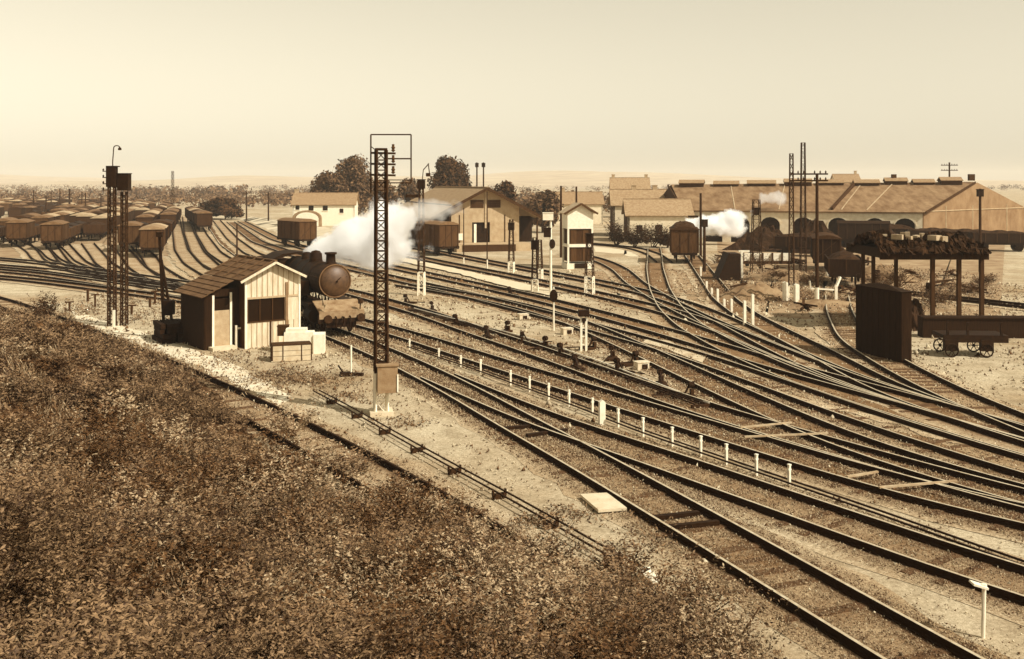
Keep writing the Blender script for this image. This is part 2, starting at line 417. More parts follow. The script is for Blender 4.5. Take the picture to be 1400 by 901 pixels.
def bush(px, py, z, w, h, label, m=None, seed=1, n=900, leaf=.05, name='bush', d=None, group=None):
    x, y = G(px, py, z) if d is None else (at(px, d), d)
    if d is not None: z = z if z is not None else 0
    r = np.random.default_rng(seed)
    t = thing(name, label, 'bush', (x, y, z), 0, group)
    bl = [((r.uniform(-.35,.35)*w, r.uniform(-.35,.35)*w, r.uniform(.35,.75)*h), (w*r.uniform(.22,.4), w*r.uniform(.22,.4), h*r.uniform(.2,.36))) for _ in range(6)]
    k = max(5, n//170); q = r.uniform(0, 1, k)**.5*.32*w; aa = r.uniform(0, 6.28, k)
    P, Nn, S_, AX = fronds(q*np.cos(aa), q*np.sin(aa), np.zeros(k)-.02, h*r.uniform(.6,1.05,k), np.full(k, w*.42), np.full(k, 9), np.full(k, 20), np.full(k, leaf*1.05), r)
    part('foliage', leaf_mesh('foliage', P, Nn, S_, m or M_LEAF, .38, seed, AX), None, t)
    st = MB()
    for b in bl: st.tube((r.uniform(-.05,.05)*w, r.uniform(-.05,.05)*w, -.1), b[0], .022*h+.004, .008*h, 5)
    part('stem', st, M_BARK, t)
    return t

BG = 'bushes along the top edge of the bank'
for i, (px, py, z, w, h, lab) in enumerate([
    (400, 592, .35, 2.3, 1.0, 'leafy bush over the siding rail where the twin rods begin'),
    (545, 690, .4, 1.6, .8, 'low bush beside the half buried siding rail, below the tall lattice mast'),
    (660, 760, .6, 1.6, .8, 'bush leaning over the siding rail beside the forked sprig'),
    (850, 800, .6, 1.7, .85, 'feathery bush at the end of the twin rods, spreading over the gravel'),
    (960, 838, .5, 1.5, .7, 'bush right of the white stones near the bottom edge'),
    (470, 655, .2, 1.7, .75, 'bush growing between the rails of the half buried siding, opposite the tall mast'),
    (610, 722, .3, 1.9, .85, 'broad bush hiding the siding rail, between tall mast foot and concrete slab'),
    (735, 780, .3, 2.0, .9, 'dense bush swallowing the end of the siding rail'),
    (62, 455, .1, 1.9, .5, 'dark bush at the head of the path on the far left of the bank'),
    (230, 530, .4, 1.6, .6, 'bush beside the buried siding rail left of the hut')]):
    bush(px, py, z, w, h, lab, M_LEAF if i % 2 else M_LEAF_L, 20+i, 1500 if py > 600 else 1100, .045 if py > 600 else .06, 'bramble_bush', group=BG)
def sprig(px, py, z, h, lean, label, seed):
    x, y = G(px, py, z); r = np.random.default_rng(seed); t = thing('sapling', label, 'sapling', (x,y,z-.15))
    st = MB(); P = []
    for k in range(3):
        a = (k-1)*.55+lean; tip = Vector((math.sin(a)*h, r.uniform(-.2,.2), math.cos(a)*h)); st.tube((0,0,0), tip, .03, .012, 6)
        for q in np.linspace(.35,1.05,26): P.append(np.array(tip)*q+r.normal(size=3)*.055)
    part('stem', st, M_BARK, t); P = np.array(P)
    part('foliage', leaf_mesh('foliage', P, r.normal(size=P.shape)+np.array([0,0,.4]), r.uniform(.03,.06,len(P)), M_LEAF, .5, seed), None, t)
sprig(757, 800, .45, .75, .1, 'forked dark sprig sticking up in front of the siding rail near the bottom', 71)
sprig(880, 838, .45, .6, .5, 'leaning sprig beside the white stones at the bottom of the bank', 72)
for i, (px, py, s) in enumerate([(882,783,.14),(893,792,.12)]):
    mb = MB(); r = np.random.default_rng(90+i)
    mb.lathe([(.01,0),(s*.9,.02),(s,.06),(s*.7,.15),(.01,.2)], n=9)
    mb.v = [(a*(1+r.normal()*.14), b*(1+r.normal()*.14), c*(1+r.normal()*.1)) for a,b,c in mb.v]
    x, y = G(px, py, .12)
    solo('white_stone', mb, M_WHITE, ['upper of the two white stones at the edge of the bushes', 'lower of the two white stones at the edge of the bushes'][i], 'stone', (x,y,.06), r.uniform(0,3), 'white stones by the bushes')

# ------------------------------------------------------------------ tracks
GA = 1.435/2+.035
def resample(pts, step):
    p = np.array(pts, float); d = np.hypot(*np.diff(p, axis=0).T); s = np.concatenate([[0], np.cumsum(d)])
    n = max(3, int(s[-1]/step)); u = np.linspace(0, s[-1], n)
    return np.stack([np.interp(u, s, p[:,0]), np.interp(u, s, p[:,1])], 1)
def smooth(p, it):
    p = p.copy()
    for _ in range(it): p[1:-1] = .25*p[:-2]+.5*p[1:-1]+.25*p[2:]
    return p
def normals(p):
    t = np.gradient(p, axis=0); t /= np.linalg.norm(t, axis=1, keepdims=True)
    return np.stack([-t[:,1], t[:,0]], 1), t
RAILP = [(-.07,-.02),(-.07,.015),(-.016,.03),(-.016,.105),(-.036,.115),(-.036,.155),(.036,.155),(.036,.115),(.016,.105),(.016,.03),(.07,.015),(.07,-.02)]
def sweep(mb, p, prof, z0, top=None):
    nr, _ = normals(p); k = len(prof); base = len(mb.v)
    for i in range(len(p)):
        for a, b in prof: mb.v.append((p[i,0]+nr[i,0]*a, p[i,1]+nr[i,1]*a, z0+b))
    for i in range(len(p)-1):
        for j in range(k):
            q = (base+i*k+j, base+i*k+(j+1) % k, base+(i+1)*k+(j+1) % k, base+(i+1)*k+j)
            mb.f.append(q); mb.mi.append(1 if top is not None and j == top else 0)
    mb.f += [tuple(base+j for j in range(k))[::-1], tuple(base+(len(p)-1)*k+j for j in range(k))]; mb.mi += [0,0]
TRACKS = {}
_ti = [0]
def track(key, side, pts, label, sleepers=0, dark=False, bright=True, sm=14):
    if pts[-1][0] >= 1400:
        (xa, ya), (xb, yb) = pts[-2:]; pts = list(pts)+[(xb+260, yb+260*(yb-ya)/(xb-xa)*.9)]
    w = np.array([G(px, py) for px, py in pts]); p = smooth(resample(w, 1.0), sm)
    nr, t = normals(p)
    # the traced line is the rail that is lower (L) or higher (R) in the picture, or the centre (C)
    off = {'C': 0, 'L': 1, 'R': -1}[side]*GA
    right = nr if True else nr
    sgn = np.sign((nr[:,1]))                               # rail farther from the camera
    p = p+nr*np.where(nr[:,1:2] >= 0, 1, -1)*0+nr*off*(np.sign(np.median(nr[:,1])) or 1)
    p = smooth(p, 4); nr, t = normals(p)
    z0 = .012+.0022*_ti[0]; _ti[0] += 1
    TRACKS[key] = p
    root = thing('railway_track', label, 'railway track', (float(p[len(p)//2,0]), float(p[len(p)//2,1]), 0), 0, 'railway tracks of the yard')
    o = np.array([root.location.x, root.location.y]); q = p-o
    mb = MB(); uv = []
    r = np.random.default_rng(_ti[0]); W = 1.6
    jl = W+r.normal(size=len(q))*.12; jr = W+r.normal(size=len(q))*.12
    for i in range(len(q)):
        for a, u in ((-jl[i],0),(-.75,.2656),(0,.5),(.75,.7344),(jr[i],1)):
            mb.v.append((q[i,0]+nr[i,0]*a, q[i,1]+nr[i,1]*a, z0-(.006 if abs(a) > 1 else 0)+ (0.0))); uv.append((u, i))
    for i in range(len(q)-1):
        for j in range(4): mb.f.append((i*5+j, i*5+j+1, (i+1)*5+j+1, (i+1)*5+j)); mb.mi.append(0)
    mb.uv = uv
    part('ballast', mb, M_BALLAST_D if dark else (M_BALLAST if bright else M_BALLAST_P), root)
    for sg in (-1, 1):
        rb = MB(); sweep(rb, q+nr*GA*sg, RAILP, z0+.02, 5)
        part('rail', rb, [M_RAIL, M_STEEL if bright else M_RAIL], root)
    if sleepers:
        L = np.concatenate([[0], np.cumsum(np.hypot(*np.diff(q, axis=0).T))]); pos = []
        s = .3
        while s < L[-1]:
            x = np.interp(s, L, q[:,0]); y = np.interp(s, L, q[:,1]); i = min(len(q)-1, int(np.searchsorted(L, s)))
            px = 700+1400*(x+o[0])/max(1,(y+o[1]))
            if y+o[1] > 12 and -80 < px < 1480 and r.uniform() < sleepers: pos.append((y+o[1], x, y, math.atan2(t[i,1], t[i,0])-math.pi/2+r.normal()*.02))
            s += .68
        pos.sort(); me = {}
        for k in range(4):
            b = MB(); b.box((0,0,0), (2.45+.1*k-.15, .22+.02*(k % 2), .1)); me[k] = b.mesh('sleeper', M_SLEEPER)
        for d, x, y, a in pos[:100]:
            so_ = link('sleeper', me[int(r.integers(4))], (x,y,z0-.045+r.uniform(.0,.03)), a, root)
        if len(pos) > 100:
            b = MB()
            for d, x, y, a in pos[100:]: b.box((x,y,z0-.03), (2.5,.23,.1), a)
            so_ = part('sleepers', b, M_SLEEPER, root); so_['kind'] = 'stuff'
    return root

track('T1','R',[(-60,392),(30,417),(93.5,440.6),(220,491),(344.6,546),(433,589),(513,630),(621,688),(700,737),(777,784),(900,866),(1000,940)],
      'nearest track, a siding half buried by the bushes of the bank', .35, bright=False)
track('T2','L',[(-80,366),(42,377),(140,392),(250,410),(330,427),(400,446),(449,464.6),(500,487),(540,506),(580,528),(630,556),(670,583),(730,617),(770,640),(830,678),(870,703),(930,739),(970,765),(1040,809),(1080,835),(1119,859),(1230,930),(1460,1075)],
      'main track the steam locomotive stands on, running past the concrete slab to the bottom right', .5, sm=8)
track('T2b','L',[(575,521),(600,532),(630,546),(670,564),(730,591),(790,611),(830,622.5),(870,637),(930,660.6),(970,676.5),(1040,699.5),(1080,716),(1140,737),(1180,751),(1240,775),(1280,790),(1320,805),(1357,817),(1440,845)],
      'track branching off the locomotive track, just in front of the low wire line', .35, sm=8)
track('T3','L',[(-80,360),(42,370),(140,383),(250,399),(350,415),(430,433),(484,447),(540,463),(580,476.6),(630,494),(670,507),(730,526),(830,560),(930,592),(1040,627),(1140,660),(1240,690),(1320,710),(1440,738)],
      'track running right behind the row of short white wire posts', .55, dark=True, sm=10)
track('T4','L',[(283,308),(300,335),(330,358),(380,378),(430,394),(480,406),(540,424),(580,437),(630,456.5),(670,470),(730,491),(830,529),(930,566),(1000,589),(1060,606),(1140,630),(1240,662),(1320,684),(1440,717)],
      'second track behind the white wire posts, in front of the rods and cranks', .55, dark=True, sm=10)
track('T5','L',[(540,392),(600,402),(680,417),(730,430),(780,448),(830,472),(880,496),(930,521),(1040,575),(1140,621),(1240,655),(1320,678),(1440,712)],
      'connecting track slanting across the middle of the yard past the white double post', .6, dark=True)
track('T6','L',[(310,304),(345,332),(400,352),(450,364),(540,386),(630,407),(730,434),(830,462),(930,492),(1040,533),(1140,572),(1240,607),(1320,633),(1440,670)],
      'dark track in mid yard, two tracks nearer than the pale gravel strip', .5, dark=True)
track('T7','L',[(325,303),(370,328),(420,344),(480,357),(540,370),(630,390),(730,413),(830,440),(930,469),(1040,505),(1140,533),(1240,560),(1320,585),(1440,620)],
      'track on the near side of the long pale gravel platform', 0, dark=True)
track('T10','L',[(470,336),(540,349),(600,362),(700,382),(800,404),(900,429),(970,454),(1040,486),(1140,529),(1240,560),(1320,586)],
      'track on the far side of the long pale gravel platform', .3, dark=True)
track('T11','L',[(480,325),(540,336),(600,348),(700,368),(808,388),(880,405),(940,425),(1000,455),(1060,489),(1140,527),(1240,560)],
      'track passing close in front of the goods shed platform', .3, dark=True)
track('T12','L',[(903,340),(905,352),(907,370),(916,398),(933,425),(965,452),(1040,490),(1140,531),(1240,561),(1320,586),(1440,621)],
      'curved track under the dark wagon, sweeping down to the right', 0, dark=True, sm=6)
track('T13','L',[(770,347),(800,354),(820,361),(838,371),(856,390),(890,412),(930,434),(985,460),(1060,493),(1140,529),(1240,561)],
      'curved track starting beside the white signal cabin and crossing the yard throat', .3, dark=True, sm=6)
track('T14','L',[(790,334),(830,337),(862,341),(885,349),(898,360)], 'short curved track on the pale ground in front of the gabled houses', 0, bright=False, sm=4)
track('T8','L',[(955,350),(970,368),(985,386),(1005,411),(1040,436),(1090,461),(1140,485),(1190,512),(1240,538),(1320,566),(1440,604)],
      'curved track lined by short white posts on its left', .3, dark=True, sm=6)
track('T9','L',[(1160,408),(1166,432),(1190,470),(1240,500),(1320,541),(1357,556),(1440,590)],
      'track passing behind the black tarred hut towards the right edge', .5, sm=5)
track('T15','L',[(1215,402),(1290,410),(1360,419),(1460,430)], 'track beneath the posts of the coal stage', 0, bright=False)
YL = ['first','second','third','fourth','fifth','sixth','seventh']
YT = {'Y1':[(12,326),(30,335),(46,345),(55,356),(85,367),(150,383)], 'Y2':[(48,332),(62,345),(72,357),(100,370),(170,387)], 'Y3':[(66,331),(80,345),(92,360),(120,372),(190,391)],
      'Y4':[(86,335),(98,350),(108,361),(138,375),(210,395)], 'Y5':[(120,334),(133,350),(142,362),(168,378),(230,397)], 'Y6':[(160,335),(176,352),(188,368),(215,385),(270,403)], 'Y7':[(188,338),(203,352),(213,368),(240,386),(300,409)]}
track('Y8','L',[(-80,350),(42,361),(140,375),(250,392),(350,408)],'dark running line at the foot of the siding ends, upper one at the left edge', .0, dark=True, sm=10)
track('Y9','L',[(-80,376),(42,387),(140,400),(225,412),(300,424),(380,440)],'dark running line passing just behind the twin mast, lowest at the left edge', .0, dark=True, sm=10)
for i, (k, v) in enumerate(YT.items()):
    track(k, 'C', v, YL[i]+' from the left of the siding ends that curve out of the crowded wagon yard', 0, sm=6, bright=False)
FT = {'F1':[(241,296),(243,318),(248,343),(262,362),(292,380),(350,402)], 'F2':[(254,297),(259,320),(270,346),(292,368),(340,387)], 'F3':[(266,298),(276,322),(293,347),(322,366),(370,382)],
      'F5':[(296,302),(318,328),(345,349),(400,366),(450,376)]}
FL = {'F1':'track beside the pale footpath between the wagon yard and the hut roof','F2':'track leading up to the dark line of wagons beyond the hut roof','F3':'track right of the dark line of wagons beyond the hut roof','F5':'track that fans out past the thin black pole behind the hut roof'}
for k, v in FT.items(): track(k, 'C', v, FL[k], 0, sm=8, bright=False)

def strip(name, pts, m, z=.006, jag=.12, seed=0):
    w = np.array([G(*p) for p in pts]); top = w[:len(w)//2]; bot = w[len(w)//2:]
    a = resample(top, 1.0); b = resample(bot, 1.0); n = min(len(a), len(b)); a = resample(top, 1.0)[np.linspace(0,len(a)-1,n).astype(int)]; b = b[np.linspace(0,len(b)-1,n).astype(int)]
    r = np.random.default_rng(seed); mb = MB()
    for i in range(n):
        j = r.normal(size=4)*jag; mb.v += [(a[i,0]+j[0], a[i,1]+j[1], z), (b[i,0]+j[2], b[i,1]+j[3], z)]
    mb.f = [(2*i, 2*i+1, 2*i+3, 2*i+2) for i in range(n-1)]; mb.mi = [0]*len(mb.f)
    struct(name, mb, m)
M_PALE = mat('pale_gravel', .56, .14, 2.5, .95, .3)
strip('path', [(430,333),(531,349),(620,368),(711,388),(760,399), (430,339),(531,354.5),(620,374),(711,398),(760,407)], M_PALE, .115, .1, 1)
strip('path', [(885,464),(925,474),(962,487), (878,468),(920,484),(958,497)], mat('worn_gravel', .46, .3, 1.6, .95, .4), .075, .22, 2)
strip('path', [(230,292),(234,310),(238,335),(246,365), (236,292),(244,310),(252,335),(268,368)], M_PALE, .006, .2, 3)
strip('path', [(100,425),(170,446),(250,474),(330,500),(400,545), (100,441),(165,462),(240,490),(320,523),(380,556)], mat('trodden_path', .62, .2, 1.2, .95, .4), .009, .12, 4)
strip('path', [(330,300),(380,318),(430,336),(500,345), (345,296),(420,306),(480,318),(560,330)], M_PALE, .006, .5, 5)
strip('path', [(810,345),(850,347),(900,356), (820,333),(870,336),(905,340)], M_PALE, .006, .4, 6)
strip('path', [(1040,452),(1140,494),(1240,539),(1358,572), (1040,460),(1140,502),(1240,551),(1358,586)], mat('pale_cess', .42, .35, 1.2, .95, .4), .007, .22, 7)
strip('path', [(990,520),(1100,548),(1200,569),(1358,611), (990,523),(1100,552),(1200,574),(1358,617)], mat('dull_cess', .36, .35, 1.2, .95, .4), .05, .2, 8)

M_ASH = mat('ash_ground', .24, .45, .5, .95, .4)
strip('path', [(985,330),(1080,326),(1200,322),(1380,318), (1000,420),(1080,436),(1160,430),(1380,436)], M_ASH, .005, .5, 9)
strip('path', [(800,372),(860,368),(905,366),(960,372), (840,400),(880,418),(940,428),(1000,425)], M_ASH, .0045, .4, 10)
strip('path', [(-60,300),(60,300),(150,298),(228,294), (-60,352),(60,352),(150,350),(236,350)], M_ASH, .0045, .6, 11)
# ------------------------------------------------------------------ locomotive
def loco():
    x, y = G(468, 463); rz = R(27)
    t = thing('steam_locomotive', 'black steam locomotive with rounded pale smokebox door facing us, steaming beside the wooden hut', 'locomotive', (x, y, .17), rz)
    L0 = .0
    mb = MB(); mb.lathe([(.0,2.9),(.82,2.9),(.86,3.1),(.86,8.6),(.0,8.6)], (0,0,2.68), 28, 'Y'); part('boiler', mb, M_BLACK, t, True)
    for k in range(4):
        b = MB(); b.lathe([(.86,3.3+k*1.4),(.875,3.3+k*1.4),(.875,3.4+k*1.4),(.86,3.4+k*1.4)], (0,0,2.68), 28, 'Y'); part('boiler_band', b, M_DARK, t)
    mb = MB(); mb.lathe([(.0,1.25),(.88,1.25),(.9,1.3),(.9,2.95),(.0,2.95)], (0,0,2.68), 28, 'Y'); sb = part('smokebox', mb, M_DARK, t, False)
    mb = MB(); mb.lathe([(.0,.93),(.25,.95),(.5,1.02),(.68,1.12),(.78,1.2),(.8,1.25)], (0,0,2.68), 28, 'Y'); dr = part('smokebox_door', mb, M_SMOKEBOX, t, True, 'pale domed door')  # door lighter in tone than the boiler
    b = MB(); b.tube((0,.85,2.68),(0,.95,2.68),.05,.06); b.bar((-.02,.86,2.72),(.2,.86,2.9),.03); b.bar((-.6,1.1,2.9),(.6,1.1,2.9),.04,.03); b.bar((-.6,1.1,2.46),(.6,1.1,2.46),.04,.03); part('door_handle', b, M_BLACK, dr)
    mb = MB(); mb.lathe([(.36,3.5),(.26,3.62),(.24,4.02),(.32,4.05),(.32,4.14),(.22,4.14),(.2,3.6)], (0,2.0,0), 20); part('chimney', mb, M_BLACK, t, True)
    mb = MB(); mb.lathe([(.42,3.35),(.36,3.6),(.34,3.9),(.22,4.05),(.0,4.1)], (0,4.8,0), 18); part('steam_dome', mb, M_BLACK, t, True)
    mb = MB(); mb.lathe([(.36,3.35),(.3,3.6),(.28,3.78),(.16,3.88),(.0,3.9)], (0,6.6,0), 18); part('sand_dome', mb, M_BLACK, t, True)
    mb = MB()
    for s in (-1,1): mb.box((s*1.08,5.6,1.52),(.62,8.4,.06)); mb.box((s*1.38,5.6,1.44),(.03,8.4,.16))
    part('running_plate', mb, M_BLACK, t)
    mb = MB(); mb.sheet([(-1.2,.05,1.25),(1.2,.05,1.25),(1.2,1.3,1.7),(-1.2,1.3,1.7)], .06); mb.box((0,.05,1.05),(2.4,.05,.35)); part('front_plate', mb, mat('sunlit_footplate', .22, .4, 3, .7, .1), t, label='pale sloping footplate below the smokebox door')  # footplate coloured paler than the iron for the sun on it
    mb = MB(); mb.box((0,.1,.86),(2.5,.12,.42)); mb.box((0,.3,.55),(1.6,.3,.3)); part('buffer_beam', mb, M_BLACK, t)
    for s in (-1,1):
        b = MB(); b.tube((s*.87,.05,.92),(s*.87,-.38,.92),.1,.09); b.lathe([(0,-.47),(.2,-.46),(.22,-.42),(.2,-.38),(0,-.37)],(s*.87,0,.92),16,'Y'); part('buffer', b, M_DARK, t)
        b = MB(); b.tube((s*1.12,1.15,.92),(s*1.12,2.15,.92),.34,.34,18); b.box((s*1.05,1.65,1.35),(.5,.95,.3)); part('cylinder', b, M_BLACK, t)
        b = MB(); b.bar((s*.95,.0,1.3),(s*.95,-.05,1.62),.05); b.box((s*.95,-.06,1.72),(.2,.18,.26)); b.tube((s*.95,-.15,1.72),(s*.95,-.2,1.72),.08,.09); part('lamp', b, M_PLATE if s < 0 else M_DARK, t)
        for yy, rad in ((1.1,.42),(2.7,.42),(4.2,.86),(6.1,.86),(8.0,.86)):
            w = MB(); w.ring((s*.74,yy,rad),rad-.05,.05,'X',24,6); w.tube((s*.7,yy,rad),(s*.82,yy,rad),.14,.14,10)
            for k in range(10):
                a = 2*math.pi*k/10; w.bar((s*.74,yy,rad),(s*.74,yy+math.cos(a)*(rad-.05),rad+math.sin(a)*(rad-.05)),.04)
            part('wheel', w, M_DARK, t)
        b = MB(); b.bar((s*.92,4.2,.6),(s*.92,8.0,.6),.06,.12); b.bar((s*1.0,2.1,.92),(s*.98,6.1,.62),.06,.1); part('coupling_rod', b, M_STEEL, t)
        b = MB(); b.bar((s*.96,1.4,2.9),(s*.98,8.6,2.95),.035)
        for k in range(5): b.bar((s*.86,1.6+k*1.7,2.9),(s*.97,1.6+k*1.7,2.92),.03)
        part('handrail', b, M_DARK, t)
    b = MB(); b.bar((0,-.02,.95),(0,-.3,.95),.07); b.tube((0,-.28,.98),(0,-.3,.62),.05,.05,8); b.box((0,-.3,.58),(.16,.1,.12)); part('coupling', b, M_BLACK, t)
    for xx in (-.35,.4): b = MB(); b.tube((xx,.0,.98),(xx,-.14,.9),.04,.04,8); b.tube((xx,-.14,.9),(xx,-.12,.42),.04,.045,8); part('hose', b, M_BLACK, t)
    b = MB(); b.ring((0,1.24,2.68),.85,.035,'Y',28,6); part('smokebox_ring', b, mat('dull_ring', .12, .3, 5), t)
    b = MB(); b.box((-1.1,3.6,2.2),(.45,1.1,.75)); b.tube((-1.1,4.6,1.9),(-1.1,6.0,1.9),.22); part('air_pump', b, M_DARK, t)
    mb = MB(); mb.box((0,8.7,2.4),(2.7,.06,2.0)); 
    for s in (-1,1): mb.box((s*1.35,9.55,2.25),(.05,1.75,1.7)); mb.box((s*1.35,10.2,3.2),(.05,.35,.5)); mb.box((s*1.35,8.9,3.2),(.05,.35,.5))
    mb.prism([(-1.5,3.4),(-.9,3.68),(0,3.78),(.9,3.68),(1.5,3.4),(1.5,3.34),(0,3.7),(-1.5,3.34)],8.5,10.9,'Y'); mb.box((0,9.6,1.38),(2.6,1.9,.1)); part('cab', mb, M_BLACK, t)
    mb = MB(); mb.box((0,5.4,1.0),(1.1,9.0,.5)); mb.box((0,.7,1.0),(1.0,1.2,.4)); part('frame', mb, M_BLACK, t)
    mb = MB(); mb.box((0,14.2,1.9),(2.7,6.0,1.5)); mb.box((0,14.2,1.05),(2.3,6.3,.2)); td = part('tender', mb, M_BLACK, t)
    c = MB(); c.prism([(-1.2,2.65),(-.6,3.05),(.3,3.15),(1.2,2.65)],11.8,16.2,'Y'); part('coal', c, M_COAL, td)
    for s in (-1,1):
        for yy in (12.2,14.2,16.2):
            w = MB(); w.ring((s*.74,yy,.55),.5,.05,'X',20,6); w.tube((s*.7,yy,.55),(s*.85,yy,.55),.16,.16,10); w.tube((s*.72,yy,.55),(s*.76,yy,.55),.4,.4,16); part('wheel', w, M_DARK, td)
    return x, y, rz
LX, LY, LRZ = loco()

# ------------------------------------------------------------------ steam
def steam(name, label, loc, axis, L, r0, r1, dens, seed, fade=.75, nscale=1.0, core=.68):
    m = bpy.data.materials.new('steam'); m.use_nodes = True; nt = m.node_tree; N = nt.nodes; K = nt.links; N.clear()
    out = N.new('ShaderNodeOutputMaterial'); v = N.new('ShaderNodeVolumePrincipled')
    v.inputs['Color'].default_value = (1,1,1,1); v.inputs['Anisotropy'].default_value = .0; K.new(v.outputs[0], out.inputs['Volume'])
    tc = N.new('ShaderNodeTexCoord')
    def mth(op, a, b=None):
        n = N.new('ShaderNodeMath'); n.operation = op
        for i, q in enumerate((a, b)):
            if q is None: continue
            if isinstance(q, (int,float)): n.inputs[i].default_value = q
            else: K.new(q, n.inputs[i])
        return n.outputs[0]
    nz = N.new('ShaderNodeTexNoise'); nz.inputs['Scale'].default_value = nscale; nz.inputs['Detail'].default_value = 5; nz.inputs['Roughness'].default_value = .6
    mp = N.new('ShaderNodeMapping'); mp.inputs['Location'].default_value = (seed*3.7, seed*1.3, seed); K.new(tc.outputs['Object'], mp.inputs[0]); K.new(mp.outputs[0], nz.inputs['Vector'])
    s = N.new('ShaderNodeSeparateXYZ'); K.new(tc.outputs['Object'], s.inputs[0])
    tt = mth('DIVIDE', s.outputs[0], L)
    rr = mth('ADD', mth('MULTIPLY', tt, r1-r0), r0)
    q = mth('DIVIDE', mth('SQRT', mth('ADD', mth('MULTIPLY', s.outputs[1], s.outputs[1]), mth('MULTIPLY', s.outputs[2], s.outputs[2]))), rr)
    q = mth('SQRT', mth('ADD', mth('MULTIPLY', q, q), mth('POWER', mth('DIVIDE', mth('MAXIMUM', mth('SUBTRACT', tt, .5), 0.0), .42), 2.0)))
    d = mth('ADD', mth('SUBTRACT', core, q), mth('MULTIPLY', mth('SUBTRACT', nz.outputs[0], .5), 1.9))
    end = mth('MULTIPLY', mth('MINIMUM', mth('MULTIPLY', mth('SUBTRACT', 1.15, tt), 4.0), 1.0), mth('MINIMUM', mth('MULTIPLY', tt, 30.0), 1.0))
    d = mth('MULTIPLY', mth('MINIMUM', mth('MAXIMUM', mth('MULTIPLY', d, 4.0), 0.0), 1.0), mth('MAXIMUM', end, 0.0))
    d = mth('MULTIPLY', d, mth('MULTIPLY', dens, mth('SUBTRACT', 1.0, mth('MULTIPLY', tt, fade))))
    K.new(d, v.inputs['Density'])
    mb = MB(); mb.tube((0,0,0),(L*1.15,0,0),r0*1.7+.05,r1*1.8,24)
    o = solo(name, mb, m, label, 'steam', loc)
    o.rotation_euler = Vector(axis).to_track_quat('X','Z').to_euler()
    return o
ch = Matrix.Rotation(LRZ,3,'Z') @ Vector((0,7.2,0))
p0 = Vector((LX+ch.x, LY+ch.y, 3.75))
steam('steam_plume', 'big white plume of steam trailing across the tracks from the top of the locomotive', p0, (1.0,.16,.27), 7.4, .45, 2.8, 6.0, 1, .55, .75, .95)
steam('steam_plume', 'thin pale wisp of steam drifting in front of the goods shed roof', (-6.6, 59, 6.2), (1,.1,.08), 4.6, 1.2, .9, 1.1, 2, .5, .9)
steam('steam_plume', 'white steam low in front of the engine shed wall behind the dark wagon', (at(938,132), 132, 2.2), (1,-.05,.12), 9.5, 1.2, 2.3, 5.0, 3, .4, .5, .9)
steam('steam_plume', 'faint steam patch in front of the engine shed roof by the short lattice tower', (at(1038,136), 136, 6.0), (1,0,-.02), 5.0, 1.3, 1.1, .9, 4, .4, .6)

